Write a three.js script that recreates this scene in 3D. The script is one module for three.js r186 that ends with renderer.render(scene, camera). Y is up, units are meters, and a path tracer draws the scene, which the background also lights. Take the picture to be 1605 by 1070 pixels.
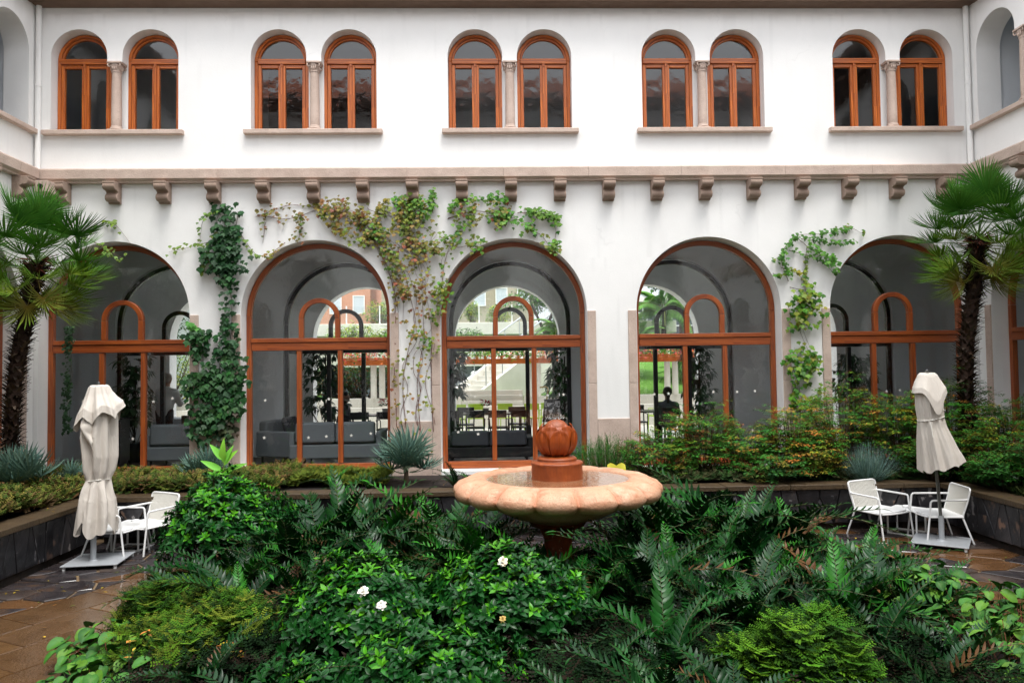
import * as THREE from 'three';
import { mergeGeometries } from 'three/addons/utils/BufferGeometryUtils.js';
import { RoundedBoxGeometry } from 'three/addons/geometries/RoundedBoxGeometry.js';
import { MarchingCubes } from 'three/addons/objects/MarchingCubes.js';

// ---------- camera, sky, light, exposure ----------
const scene = new THREE.Scene();
const camera = new THREE.PerspectiveCamera(48.96, 1605 / 1070, 0.1, 400);
camera.position.set(-0.505, 2.4, 12.903);
camera.rotation.set(0.0359, -0.0291, -0.0134, 'YXZ');
const renderer = new THREE.WebGLRenderer({ antialias: true });
renderer.toneMapping = THREE.LinearToneMapping;
renderer.toneMappingExposure = 2.8;
renderer.shadowMap.enabled = true;
{ // overcast sky: brightest overhead, a little bluer and dimmer towards the horizon
  const W = 128, H = 64, d = new Float32Array(W * H * 4);
  for (let j = 0; j < H; j++) {
    const el = ((j + 0.5) / H - 0.5) * Math.PI, s = Math.max(0, Math.sin(el)), l = 1.35 * (0.3 + 0.7 * s);
    for (let i = 0; i < W; i++) d.set([l * 0.97, l * 0.995, l * 1.04, 1], (j * W + i) * 4);
  }
  const t = new THREE.DataTexture(d, W, H, THREE.RGBAFormat, THREE.FloatType);
  t.mapping = THREE.EquirectangularReflectionMapping; t.magFilter = THREE.LinearFilter; t.needsUpdate = true;
  scene.background = t; scene.environment = t;
}
const sun = new THREE.DirectionalLight(new THREE.Color(1, 0.965, 0.91), 1.15);
sun.position.set(4, 26, 11); sun.target.position.set(0, 0, 2); sun.castShadow = true; sun.shadow.radius = 40;
Object.assign(sun.shadow.camera, { left: -16, right: 16, top: 16, bottom: -16, near: 1, far: 70 });
scene.add(sun, sun.target);

// ---------- small tools ----------
let seedNow = 1;
const reseed = (s) => { seedNow = s >>> 0; };
const rnd = () => { seedNow = (seedNow + 0x6d2b79f5) | 0; let t = Math.imul(seedNow ^ (seedNow >>> 15), 1 | seedNow); t = (t + Math.imul(t ^ (t >>> 7), 61 | t)) ^ t; return ((t ^ (t >>> 14)) >>> 0) / 4294967296; };
const rr = (a, b) => a + (b - a) * rnd();
const pick = (a) => a[Math.floor(rnd() * a.length)];
const V = (x, y, z) => new THREE.Vector3(x, y, z);
const lerp = (a, b, t) => a + (b - a) * t, clamp = (x, a, b) => Math.min(b, Math.max(a, x)), sst = (a, b, x) => { const t = clamp((x - a) / (b - a), 0, 1); return t * t * (3 - 2 * t); };
const used = {};
function numbered(n) { const k = used[n] = (used[n] ?? -1) + 1; return k ? n + '_' + String(k).padStart(3, '0') : n; }
function shade(o) { o.traverse((m) => { if (m.isMesh) { m.castShadow = true; m.receiveShadow = true; } }); return o; }
function tag(o, label, category, group) { Object.assign(o.userData, { label, category }); if (group) o.userData.group = group; return o; }
function thing(name, label, category, pos = [0, 0, 0], turn = 0, group) {
  const o = new THREE.Group(); o.name = numbered(name); scene.add(o); o.position.set(...pos); o.rotation.y = turn;
  return tag(o, label, category, group);
}
function part(parent, name) { const g = new THREE.Group(); g.name = name; parent.add(g); return g; }
function obj(name, geo, mat, parent, label) {
  const m = new THREE.Mesh(Array.isArray(geo) ? join(geo) : geo, mat); m.name = parent ? name : numbered(name); (parent ?? scene).add(m);
  m.castShadow = m.receiveShadow = true; if (label) m.userData.label = label;
  return m;
}
function struct(name, geo, mat) { const m = obj(name, geo, mat); m.userData.kind = 'structure'; return m; }
function copy(root, name, pos, turn, label, group) {
  const r = root.clone(); r.name = numbered(name); scene.add(r);
  if (pos) r.position.set(...pos); if (turn !== undefined) r.rotation.y = turn;
  r.userData = { ...root.userData }; if (label) r.userData.label = label; if (group) r.userData.group = group;
  return r;
}
// uv in metres from the dominant axis of each face; grain 'x' turns the pattern a quarter
function metric(g, grain = 'y', off = 0) {
  g = g.index ? g.toNonIndexed() : g;
  if (!g.attributes.normal) g.computeVertexNormals();
  const p = g.attributes.position, uv = new Float32Array(p.count * 2), a = V(), b = V(), c = V();
  for (let i = 0; i < p.count; i += 3) {
    a.fromBufferAttribute(p, i); b.fromBufferAttribute(p, i + 1).sub(a); c.fromBufferAttribute(p, i + 2).sub(a); b.cross(c);
    const x = Math.abs(b.x), y = Math.abs(b.y), z = Math.abs(b.z);
    for (let k = i; k < i + 3; k++) {
      let u, v;
      if (z >= x && z >= y) { u = p.getX(k); v = p.getY(k); } else if (x >= y) { u = p.getZ(k); v = p.getY(k); } else { u = p.getX(k); v = p.getZ(k); }
      if (grain === 'x') [u, v] = [v, u];
      uv[k * 2] = u + off; uv[k * 2 + 1] = v + off * 1.7;
    }
  }
  g.setAttribute('uv', new THREE.BufferAttribute(uv, 2));
  return g;
}
function clean(g) {
  g = g.index ? g.toNonIndexed() : g;
  if (!g.attributes.normal) g.computeVertexNormals();
  if (!g.attributes.uv) metric(g);
  for (const k of Object.keys(g.attributes)) if (!['position', 'normal', 'uv', 'color'].includes(k)) g.deleteAttribute(k);
  return g;
}
const join = (list) => (list.length === 1 ? list[0] : mergeGeometries(list.map(clean)));
const at = (g, x = 0, y = 0, z = 0) => g.translate(x, y, z);
// box from corner to corner, edges softened by c
function box(x0, x1, y0, y1, z0, z1, c = 0, grain = 'y') {
  const w = x1 - x0, h = y1 - y0, d = z1 - z0;
  const g = c ? new RoundedBoxGeometry(w, h, d, 1, Math.min(c, w / 3, h / 3, d / 3)) : new THREE.BoxGeometry(w, h, d);
  return metric(g.translate((x0 + x1) / 2, (y0 + y1) / 2, (z0 + z1) / 2), grain, (x0 * 0.37 + y0 * 0.71) % 1);
}
function tube(pts, r, seg = 16, rad = 8, closed = false) {
  const c = new THREE.CatmullRomCurve3(pts.map((p) => (p.isVector3 ? p : V(...p))), closed, 'catmullrom', 0.12);
  return metric(new THREE.TubeGeometry(c, seg, r, rad, closed));
}
function rod(a, b, r0, r1 = r0, rad = 8) { // straight tapered rod
  a = V(...a); b = V(...b); const l = a.distanceTo(b), g = new THREE.CylinderGeometry(r1, r0, l, rad);
  g.translate(0, l / 2, 0).applyQuaternion(new THREE.Quaternion().setFromUnitVectors(V(0, 1, 0), b.clone().sub(a).normalize()));
  return metric(g.translate(a.x, a.y, a.z));
}
const lathe = (prof, seg = 32) => metric(new THREE.LatheGeometry(prof.map(([r, y]) => new THREE.Vector2(r, y)), seg));
function extrude(shape, depth, bevel = 0, curve = 24) { return new THREE.ExtrudeGeometry(shape, { depth, bevelEnabled: bevel > 0, bevelSize: bevel, bevelThickness: bevel, bevelOffset: -bevel, bevelSegments: 1, curveSegments: curve }); }
// convex outline (counter-clockwise, in x and y) as a slab h thick with a bevelled upper edge; the top faces +z
function slab(poly, h, bev) {
  const n = poly.length, P = [], cx = poly.reduce((s, p) => s + p[0], 0) / n, cy = poly.reduce((s, p) => s + p[1], 0) / n;
  const inn = poly.map(([x, y]) => { const l = Math.hypot(x - cx, y - cy) || 1, k = Math.max(0.5, 1 - bev * 1.3 / l); return [cx + (x - cx) * k, cy + (y - cy) * k]; });
  for (let i = 0; i < n; i++) {
    const j = (i + 1) % n, [ax, ay] = poly[i], [bx, by] = poly[j], [cx2, cy2] = inn[i], [dx, dy] = inn[j], m = h - bev;
    P.push(ax, ay, 0, bx, by, 0, bx, by, m, ax, ay, 0, bx, by, m, ax, ay, m, ax, ay, m, bx, by, m, dx, dy, h, ax, ay, m, dx, dy, h, cx2, cy2, h, cx2, cy2, h, dx, dy, h, cx, cy, h);
  }
  const g = new THREE.BufferGeometry(); g.setAttribute('position', new THREE.BufferAttribute(new Float32Array(P), 3)); g.computeVertexNormals();
  return g;
}
function cut(poly, nx, ny, d) { // keep nx*x + ny*y <= d
  const out = [];
  for (let i = 0; i < poly.length; i++) {
    const a = poly[i], b = poly[(i + 1) % poly.length], da = nx * a[0] + ny * a[1] - d, db = nx * b[0] + ny * b[1] - d;
    if (da <= 0) out.push(a);
    if (da * db < 0) { const t = da / (da - db); out.push([lerp(a[0], b[0], t), lerp(a[1], b[1], t)]); }
  }
  return out;
}
// irregular convex stones over a rectangle: cells round scattered points, stretched sx : 1, gap wide joints, corners nicked
function crazy(x0, x1, y0, y1, size, stretch, gap, limits = []) {
  const pts = [], sx = size * stretch, nx = Math.max(1, Math.round((x1 - x0) / sx)), ny = Math.max(1, Math.round((y1 - y0) / size));
  for (let j = 0; j < ny; j++) for (let i = 0; i < nx; i++) pts.push([x0 + (i + 0.5 + (j % 2 ? 0.22 : -0.22) + rr(-0.38, 0.38)) * (x1 - x0) / nx, y0 + (j + 0.5 + rr(-0.38, 0.38)) * (y1 - y0) / ny]);
  const cells = [];
  for (const p of pts) {
    let c = [[x0, y0], [x1, y0], [x1, y1], [x0, y1]];
    for (const q of pts) {
      if (q === p || Math.abs(q[0] - p[0]) > sx * 3.5 || Math.abs(q[1] - p[1]) > size * 3.5) continue;
      const dx = (q[0] - p[0]) / (stretch * stretch), dy = q[1] - p[1], l = Math.hypot(dx, dy);
      const mx = (p[0] + q[0]) / 2, my = (p[1] + q[1]) / 2;
      c = cut(c, dx / l, dy / l, (dx * mx + dy * my) / l - gap / 2);
      if (c.length < 3) break;
    }
    for (const [a, b, d] of limits) if (c.length >= 3) c = cut(c, a, b, d);
    if (c.length < 3) continue;
    let area = 0; for (let i = 0; i < c.length; i++) { const a = c[i], b = c[(i + 1) % c.length]; area += a[0] * b[1] - a[1] * b[0]; }
    if (Math.abs(area) / 2 < 0.004) continue;
    cells.push(c.filter((v, i) => { const w = c[(i + 1) % c.length]; return Math.hypot(v[0] - w[0], v[1] - w[1]) > 0.012; }));
  }
  return cells.filter((c) => c.length > 2);
}

// ---------- computed textures ----------
const hash = (x, y, s) => { let h = Math.imul(x, 374761393) ^ Math.imul(y, 668265263) ^ Math.imul(s, 974711); h = Math.imul(h ^ (h >>> 13), 1274126177); return ((h ^ (h >>> 16)) >>> 0) / 4294967296; };
function noise(x, y, per, s) { // tileable value noise
  const ix = Math.floor(x), iy = Math.floor(y), fx = x - ix, fy = y - iy, u = fx * fx * (3 - 2 * fx), v = fy * fy * (3 - 2 * fy), w = (a) => ((a % per) + per) % per;
  return lerp(lerp(hash(w(ix), w(iy), s), hash(w(ix + 1), w(iy), s), u), lerp(hash(w(ix), w(iy + 1), s), hash(w(ix + 1), w(iy + 1), s), u), v);
}
function fbm(x, y, per, oct, s) { let a = 0, k = 0.5, t = 0; for (let i = 0; i < oct; i++) { a += k * noise(x, y, per, s + i); t += k; k *= 0.55; x *= 2; y *= 2; per *= 2; } return a / t; }
function tex(n, fn, metres, srgb = true) {
  const d = new Uint8Array(n * n * 4);
  for (let j = 0; j < n; j++) for (let i = 0; i < n; i++) { const c = fn(i / n, j / n); d.set([clamp(c[0], 0, 255), clamp(c[1], 0, 255), clamp(c[2], 0, 255), 255], (j * n + i) * 4); }
  const t = new THREE.DataTexture(d, n, n, THREE.RGBAFormat); t.wrapS = t.wrapT = THREE.RepeatWrapping; t.magFilter = THREE.LinearFilter; t.minFilter = THREE.LinearMipmapLinearFilter;
  if (srgb) t.colorSpace = THREE.SRGBColorSpace; t.repeat.set(1 / metres[0], 1 / metres[1]); t.needsUpdate = true;
  return t;
}
const mix3 = (a, b, t) => [lerp(a[0], b[0], t), lerp(a[1], b[1], t), lerp(a[2], b[2], t)];
const grey = (v) => [v * 255, v * 255, v * 255];
const T = {
  grain: tex(256, (x, y) => grey(fbm(x * 32, y * 32, 32, 4, 3)), [0.5, 0.5], false),
  coarse: tex(256, (x, y) => grey(fbm(x * 8, y * 8, 8, 5, 9)), [1.6, 1.6], false),
  plaster: tex(512, (x, y) => { const a = fbm(x * 6, y * 6, 6, 5, 11), b = fbm(x * 40, y * 4, 40, 2, 21), v = 238 + 13 * (a - 0.5) - 9 * sst(0.6, 0.85, b) * a - 7 * sst(0.972, 1, 1 - Math.abs(2 * fbm(x * 5 + a, y * 5 + b * 0.2, 5, 4, 29) - 1)) * sst(0.55, 0.7, a); return [v, v - 1, v - 3]; }, [4.3, 4.3]),
  stone: tex(512, (x, y) => { const a = fbm(x * 8, y * 8, 8, 5, 31), s = noise(x * 200, y * 200, 200, 7), m = mix3([176, 155, 142], [210, 190, 177], a); const k = s > 0.86 ? -22 : s < 0.1 ? 14 : 0; return [m[0] + k, m[1] + k, m[2] + k]; }, [1.3, 1.3]),
  wood: tex(512, (x, y) => { const w = fbm(x * 4, y * 1, 4, 3, 5), g = fbm(x * 90 + w * 9, y * 3, 90, 3, 41), r = 0.5 + 0.5 * Math.sin((x * 24 + w * 7) * 6.283); const m = mix3([160, 76, 22], [212, 122, 46], 0.7 * g + 0.3 * r); const k = g < 0.4 ? -30 : w > 0.6 ? 8 : 0; return [m[0] + k, m[1] + k * 0.7, m[2] + k * 0.4]; }, [0.6, 1.4]),
  slate: tex(512, (x, y) => { const a = fbm(x * 5, y * 5, 5, 6, 51), b = fbm(x * 9, y * 3, 9, 4, 57), m = mix3([38, 37, 40], [84, 78, 76], a); const o = sst(0.6, 0.78, b); return mix3(m, [112, 84, 60], o * 0.6); }, [1.1, 1.1]),
  clad: tex(512, (x, y) => { const a = fbm(x * 10, y * 4, 10, 6, 61), b = fbm(x * 7, y * 3, 7, 4, 67), m = mix3([22, 22, 25], [66, 64, 66], a); const o = sst(0.66, 0.74, b), p = sst(0.7, 0.76, fbm(x * 12, y * 4, 12, 5, 69)); return mix3(mix3(m, [118, 92, 76], o * 0.75), [170, 166, 164], p * 0.7); }, [1.3, 1.0]),
  sand: tex(512, (x, y) => { const a = fbm(x * 4, y * 6, 4, 6, 71), b = fbm(x * 3, y * 30, 3, 3, 77), m = mix3([86, 66, 46], [148, 118, 84], 0.6 * a + 0.4 * b); const s = noise(x * 160, y * 160, 160, 79); return [m[0] + (s - 0.5) * 16, m[1] + (s - 0.5) * 14, m[2] + (s - 0.5) * 12]; }, [1.6, 1.6]),
  wet: tex(512, (x, y) => grey(0.05 + 0.5 * sst(0.38, 0.72, fbm(x * 5, y * 5, 5, 5, 81))), [2.3, 2.3], false),
  terra: tex(512, (x, y) => { const a = fbm(x * 6, y * 6, 6, 5, 91), s = noise(x * 150, y * 150, 150, 97), m = mix3([176, 124, 94], [208, 166, 136], a); const k = s > 0.86 ? -40 : 0, g = sst(0.55, 0.8, fbm(x * 10, y * 10, 10, 4, 99)), h = sst(0.52, 0.75, fbm(x * 4 + 2, y * 9, 4, 5, 103)); return mix3(mix3([m[0] + k, m[1] + k, m[2] + k], [214, 192, 172], g * 0.3), [150, 88, 54], h * 0.4); }, [0.9, 0.9]),
  rust: tex(512, (x, y) => { const a = fbm(x * 6, y * 4, 6, 5, 101), b = fbm(x * 24, y * 5, 24, 4, 107), m = mix3([104, 44, 12], [176, 88, 30], 0.5 * a + 0.5 * b); return m; }, [0.7, 0.7]),
  concrete: tex(256, (x, y) => { const a = fbm(x * 6, y * 6, 6, 5, 111), v = 218 + 30 * (a - 0.5); return [v, v - 4, v - 14]; }, [3, 3]),
  bark: tex(256, (x, y) => { const a = fbm(x * 8, y * 30, 8, 4, 121); return mix3([34, 22, 16], [92, 66, 48], a); }, [0.4, 0.4]),
  weave: tex(256, (x, y) => grey(0.5 + 0.25 * Math.sin(x * 6.283 * 64) + 0.25 * Math.sin(y * 6.283 * 64)), [0.12, 0.12], false),
  crease: tex(512, (x, y) => { const w = fbm(x * 5, y * 5, 5, 3, 171), r = 1 - Math.abs(2 * fbm(x * 9 + w * 2, y * 2, 9, 3, 173) - 1), q = 1 - Math.abs(2 * fbm(x * 12, y * 5 + w * 3, 12, 2, 177) - 1); return grey(0.15 + 0.6 * r * r + 0.25 * q * q); }, [0.55, 0.8], false),
  grass: tex(256, (x, y) => mix3([60, 104, 24], [112, 158, 46], fbm(x * 30, y * 30, 30, 3, 131)), [1.5, 1.5]),
  soil: tex(256, (x, y) => mix3([20, 14, 10], [62, 46, 34], fbm(x * 20, y * 20, 20, 4, 141)), [1, 1]),
};
const std = (o) => new THREE.MeshStandardMaterial(o), phy = (o) => new THREE.MeshPhysicalMaterial(o);
const C = (r, g, b) => new THREE.Color().setRGB(r, g, b);
const M = {
  plaster: std({ map: T.plaster, roughness: 0.9, bumpMap: T.grain, bumpScale: 0.0012 }),
  inner: std({ color: C(0.66, 0.69, 0.72), roughness: 0.9, bumpMap: T.grain, bumpScale: 0.002 }),
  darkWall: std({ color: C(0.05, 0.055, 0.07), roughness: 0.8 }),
  stone: std({ map: T.stone, roughness: 0.85, bumpMap: T.grain, bumpScale: 0.004 }),
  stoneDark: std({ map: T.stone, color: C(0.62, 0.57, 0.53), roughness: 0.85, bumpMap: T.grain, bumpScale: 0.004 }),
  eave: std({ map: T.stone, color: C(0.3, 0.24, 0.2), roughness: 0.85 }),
  wood: phy({ map: T.wood, color: C(1.0, 0.92, 0.6), roughness: 0.45, clearcoat: 0.35, clearcoatRoughness: 0.25, bumpMap: T.grain, bumpScale: 0.0015 }),
  woodLow: phy({ map: T.wood, color: C(0.62, 0.5, 0.36), roughness: 0.5, clearcoat: 0.3, clearcoatRoughness: 0.3, bumpMap: T.grain, bumpScale: 0.0015 }),
  black: std({ color: C(0.008, 0.008, 0.009), roughness: 0.45 }),
  glass: phy({ color: C(0.94, 0.96, 0.96), roughness: 0.015, transmission: 1, thickness: 0, ior: 1.72, bumpMap: T.coarse, bumpScale: 0.0025 }),
  clear: phy({ color: C(0.97, 0.98, 0.98), roughness: 0.02, transmission: 1, thickness: 0, ior: 1.5 }),
  iron: std({ color: C(0.03, 0.03, 0.032), roughness: 0.5, metalness: 0.6 }),
  floorIn: std({ color: C(0.07, 0.05, 0.042), roughness: 0.3, bumpMap: T.grain, bumpScale: 0.0008 }),
  clad: std({ map: T.clad, roughness: 0.4, bumpMap: T.coarse, bumpScale: 0.02 }),
  cladB: std({ map: T.clad, color: C(0.5, 0.5, 0.53), roughness: 0.36, bumpMap: T.coarse, bumpScale: 0.02 }),
  cladC: std({ map: T.clad, color: C(1.7, 1.6, 1.52), roughness: 0.46, bumpMap: T.coarse, bumpScale: 0.02 }),
  coping: std({ map: T.sand, color: C(0.34, 0.36, 0.34), roughness: 0.5, bumpMap: T.grain, bumpScale: 0.006 }),
  slate: std({ map: T.slate, color: C(0.62, 0.58, 0.6), roughness: 1, roughnessMap: T.wet, bumpMap: T.coarse, bumpScale: 0.006 }),
  slateB: std({ map: T.slate, color: C(0.95, 0.78, 0.66), roughness: 1, roughnessMap: T.wet, bumpMap: T.coarse, bumpScale: 0.006 }),
  slateC: std({ map: T.sand, color: C(0.62, 0.5, 0.42), roughness: 1, roughnessMap: T.wet, bumpMap: T.coarse, bumpScale: 0.006 }),
  sand: std({ map: T.sand, color: C(0.5, 0.44, 0.39), roughness: 0.62, roughnessMap: T.wet, bumpMap: T.grain, bumpScale: 0.002 }),
  sandB: std({ map: T.sand, color: C(0.6, 0.53, 0.46), roughness: 0.62, roughnessMap: T.wet, bumpMap: T.coarse, bumpScale: 0.004 }),
  mortar: std({ map: T.sand, color: C(0.85, 0.95, 1.05), roughness: 0.6, bumpMap: T.grain, bumpScale: 0.004 }),
  soil: std({ map: T.soil, color: C(0.5, 0.45, 0.4), roughness: 0.95, bumpMap: T.coarse, bumpScale: 0.03 }),
  white: std({ color: C(0.8, 0.8, 0.79), roughness: 0.35 }),
  cord: std({ color: C(0.74, 0.72, 0.66), roughness: 0.5 }),
  steel: std({ color: C(0.42, 0.44, 0.46), roughness: 0.42, metalness: 0.35 }),
  pole: std({ color: C(0.2, 0.21, 0.2), roughness: 0.35, metalness: 0.8 }),
  canvas: std({ color: C(0.6, 0.55, 0.49), roughness: 0.85, bumpMap: T.crease, bumpScale: 0.0045, side: THREE.DoubleSide }),
  concrete: std({ map: T.concrete, roughness: 0.9 }),
};

// ---------- the building: four wings round the courtyard ----------
const FLOOR = 0.665, PITCH = 3.4;
function archShape(cx, hw, y0, spring) {
  const s = new THREE.Path(); s.moveTo(cx - hw, y0); s.lineTo(cx + hw, y0); s.lineTo(cx + hw, spring); s.absarc(cx, spring, hw, 0, Math.PI, false); s.lineTo(cx - hw, y0); return s;
}
function pairHole(cx) { // two round-headed lights over one open base, split by a short pier above the column
  const s = new THREE.Path(), a = cx - 1.082, b = cx + 1.082, w = 0.128, r = (1.082 - w) / 2, sp = 8.33 - r, im = 7.762;
  s.moveTo(a, 6.557); s.lineTo(b, 6.557); s.lineTo(b, sp); s.absarc(b - r, sp, r, 0, Math.PI, false); s.lineTo(cx + w, im); s.lineTo(cx - w, im); s.lineTo(cx - w, sp); s.absarc(a + r, sp, r, 0, Math.PI, false); s.lineTo(a, 6.557); return s;
}
function wallWith(x0, x1, y0, y1, holes, thick) {
  const s = new THREE.Shape([new THREE.Vector2(x0, y0), new THREE.Vector2(x1, y0), new THREE.Vector2(x1, y1), new THREE.Vector2(x0, y1)]);
  s.holes.push(...holes); return metric(extrude(s, thick, 0, 40).translate(0, 0, -thick));
}
// arched ring, uv running along the grain
function ring(cx, cy, r0, r1, z0, z1, seg = 36) {
  const s = new THREE.Shape(); s.absarc(cx, cy, r1, 0, Math.PI, false); s.absarc(cx, cy, r0, Math.PI, 0, true); s.closePath();
  const g = extrude(s, z1 - z0 - 0.012, 0.006, seg).translate(0, 0, z0 + 0.006), p = g.attributes.position, uv = new Float32Array(p.count * 2);
  for (let i = 0; i < p.count; i++) { const x = p.getX(i) - cx, y = p.getY(i) - cy; uv[i * 2] = Math.hypot(x, y) + p.getZ(i); uv[i * 2 + 1] = Math.atan2(y, x) * r1; }
  g.setAttribute('uv', new THREE.BufferAttribute(uv, 2)); return g;
}
const star = (() => { const s = new THREE.Shape(); for (let i = 0; i < 10; i++) { const a = Math.PI / 2 + i * Math.PI / 5, r = i % 2 ? 0.014 : 0.032; s[i ? 'lineTo' : 'moveTo'](r * Math.cos(a), r * Math.sin(a)); } s.closePath(); return metric(extrude(s, 0.002)); })();
function glazedArch(parent, cx, z, mat, glass, stars, name = 'arched_window') {
  const g = part(parent, name); g.position.set(cx, 0, z);
  const R = 1.262, W = 0.083, sp = 4.63 - R, d0 = -0.09, e = 0.004;
  obj('frame', [ring(0, sp, R - W, R, d0, 0), box(-R, -R + W, FLOOR, sp - e, d0, 0, 0.006), box(R - W, R, FLOOR, sp - e, d0, 0, 0.006)], mat, g);
  obj('transom', [box(-R + W + e, R - W - e, 2.903, 2.977, d0, 0.022, 0.008, 'x'), box(-R + W + e, R - W - e, 2.763, 2.893, d0, 0.006, 0.008, 'x'), box(-R + W + e, R - W - e, 2.893, 2.903, d0, -0.02, 0, 'x')], mat, g);
  for (const s of [-1, 1]) obj('mullion', box(s * 0.357 - W / 2, s * 0.357 + W / 2, FLOOR + 0.13, 2.759, d0, -0.004, 0.006), mat, g);
  obj('bottom_rail', box(-R + W + e, R - W - e, FLOOR, 0.787, d0, 0.004, 0.006, 'x'), mat, g);
  const r = 0.357, q = 3.674 - r;
  obj('small_arch', [ring(0, q, r - W, r, d0 + 0.01, 0.012, 20), box(-r, -r + W, 2.98, q - e, d0 + 0.01, 0.012, 0.006), box(r - W, r, 2.98, q - e, d0 + 0.01, 0.012, 0.006)], mat, g);
  const lun = new THREE.Shape(); lun.moveTo(-R + 0.05, 2.97); lun.lineTo(R - 0.05, 2.97); lun.lineTo(R - 0.05, sp); lun.absarc(0, sp, R - 0.05, 0, Math.PI, false); lun.closePath();
  const hole = new THREE.Path(); hole.moveTo(-r + 0.04, 2.975); hole.lineTo(r - 0.04, 2.975); hole.lineTo(r - 0.04, q); hole.absarc(0, q, r - 0.04, 0, Math.PI, false); hole.closePath(); lun.holes.push(hole);
  obj('pane', metric(new THREE.ShapeGeometry(lun, 40)).translate(0, 0, -0.05), glass, g);
  const sm = new THREE.Shape(); sm.moveTo(-r + 0.05, 2.975); sm.lineTo(r - 0.05, 2.975); sm.lineTo(r - 0.05, q); sm.absarc(0, q, r - 0.05, 0, Math.PI, false); sm.closePath();
  obj('pane', metric(new THREE.ShapeGeometry(sm, 20)).translate(0, 0, -0.045), glass, g);
  for (const [a, b] of [[-R + 0.06, -0.36], [-0.35, 0.35], [0.36, R - 0.06]]) obj('pane', metric(new THREE.PlaneGeometry(b - a, 2.0).translate((a + b) / 2, 1.76, -0.048)), glass, g);
  for (const [x, y] of stars ?? []) obj('star_decal', star.clone().translate(x, y, -0.046), M.cord, g);
  return g;
}
function casementWindow(parent, cx, hw, mat, glass) {
  const g = part(parent, 'window'); g.position.set(cx, 0, -0.2);
  const W = 0.055, sp = 8.318 - hw, y0 = 6.56, d = -0.08, e = 0.004;
  obj('frame', [ring(0, sp, hw - W, hw, d, 0, 24), box(-hw, -hw + W, y0, sp - e, d, 0, 0.005), box(hw - W, hw, y0, sp - e, d, 0, 0.005), box(-hw + W + e, hw - W - e, y0, y0 + 0.03, d, 0, 0.005, 'x')], mat, g);
  obj('transom', [box(-hw + W + e, hw - W - e, 7.79, 7.885, d, 0.02, 0.008, 'x'), ring(0, sp, hw - W - 0.036, hw - W - 0.003, d + 0.01, -0.012, 24)], mat, g);
  for (const s of [-1, 1]) {
    const a = s < 0 ? -hw + W + e : 0.004, b = s < 0 ? -0.004 : hw - W - e, f = 0.058, t = 7.784, u = y0 + 0.034;
    obj('casement', [box(a, a + f, u, t, d + 0.01, -0.006, 0.006), box(b - f, b, u, t, d + 0.01, -0.006, 0.006), box(a + f + e, b - f - e, t - f, t, d + 0.01, -0.006, 0.006, 'x'), box(a + f + e, b - f - e, u, u + f * 0.8, d + 0.01, -0.006, 0.006, 'x')], mat, g);
    obj('pane', metric(new THREE.PlaneGeometry(b - a - f, t - u - f).translate((a + b) / 2, (t + u) / 2, -0.045)), glass, g);
  }
  obj('cover_strip', [box(-0.018, 0.018, y0 + 0.034, 7.784, -0.006, 0.014, 0.005), box(-0.022, 0.022, 7.74, 7.79, 0.014, 0.024, 0.004)], mat, g);
  obj('bolt', box(-0.014, 0.014, y0 + 0.05, y0 + 0.085, 0.015, 0.034, 0.004), M.iron, g);
  const lun = new THREE.Shape(); lun.moveTo(-hw + 0.04, 7.85); lun.lineTo(hw - 0.04, 7.85); lun.absarc(0, sp, hw - 0.04, 0, Math.PI, false); lun.closePath();
  obj('pane', metric(new THREE.ShapeGeometry(lun, 24)).translate(0, 0, -0.045), glass, g);
}
const columnGeo = (() => {
  const base = [box(-0.11, 0.11, 6.557, 6.585, -0.11, 0.11, 0.006), lathe([[0.0, 6.585], [0.105, 6.585], [0.112, 6.6], [0.1, 6.618], [0.088, 6.625], [0.094, 6.638], [0.085, 6.65], [0, 6.65]], 24)];
  const shaft = lathe([[0.083, 6.65], [0.083, 6.9], [0.079, 7.3], [0.074, 7.58], [0.086, 7.588], [0.086, 7.6], [0.075, 7.606]], 24);
  const cap = [lathe([[0.072, 7.604], [0.078, 7.64], [0.09, 7.69], [0.112, 7.72], [0, 7.725]], 24), box(-0.118, 0.118, 7.725, 7.76, -0.118, 0.118, 0.008)];
  for (let k = 0; k < 4; k++) {
    const a = k * Math.PI / 2 + Math.PI / 4, c = Math.cos(a), s = Math.sin(a);
    cap.push(metric(new THREE.TorusGeometry(0.024, 0.012, 6, 12).rotateY(-a).translate(c * 0.125, 7.695, s * 0.125)));
    for (const o of [-0.4, 0, 0.4]) cap.push(metric(new THREE.SphereGeometry(0.02, 8, 6).scale(0.9, 1.9, 0.6).rotateY(Math.PI / 2 - a - o + Math.PI / 4).translate(Math.cos(a + o + 0.785) * 0.086, 7.648 + Math.abs(o) * 0.03, Math.sin(a + o + 0.785) * 0.086)));
  }
  return { base: join(base), shaft, cap: join(cap) };
})();
const corbelGeo = (() => {
  const s = new THREE.Shape(); s.moveTo(0, 5.63); s.lineTo(0.27, 5.63); s.lineTo(0.27, 5.6); s.absarc(0.205, 5.555, 0.066, 0.6, -1.9, true); s.lineTo(0.13, 5.47); s.quadraticCurveTo(0.115, 5.45, 0.15, 5.43); s.absarc(0.118, 5.375, 0.062, 1.0, -1.7, true); s.lineTo(0.06, 5.31); s.lineTo(0.05, 5.285); s.lineTo(0, 5.285); s.closePath();
  return metric(extrude(s, 0.19, 0.006, 8).translate(0, 0, -0.095).rotateY(-Math.PI / 2));
})();
const corniceProfile = [[-0.02, 5.635], [0.1, 5.635], [0.105, 5.66], [0.165, 5.695], [0.17, 5.845], [0.155, 5.868], [-0.02, 5.885]];
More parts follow.
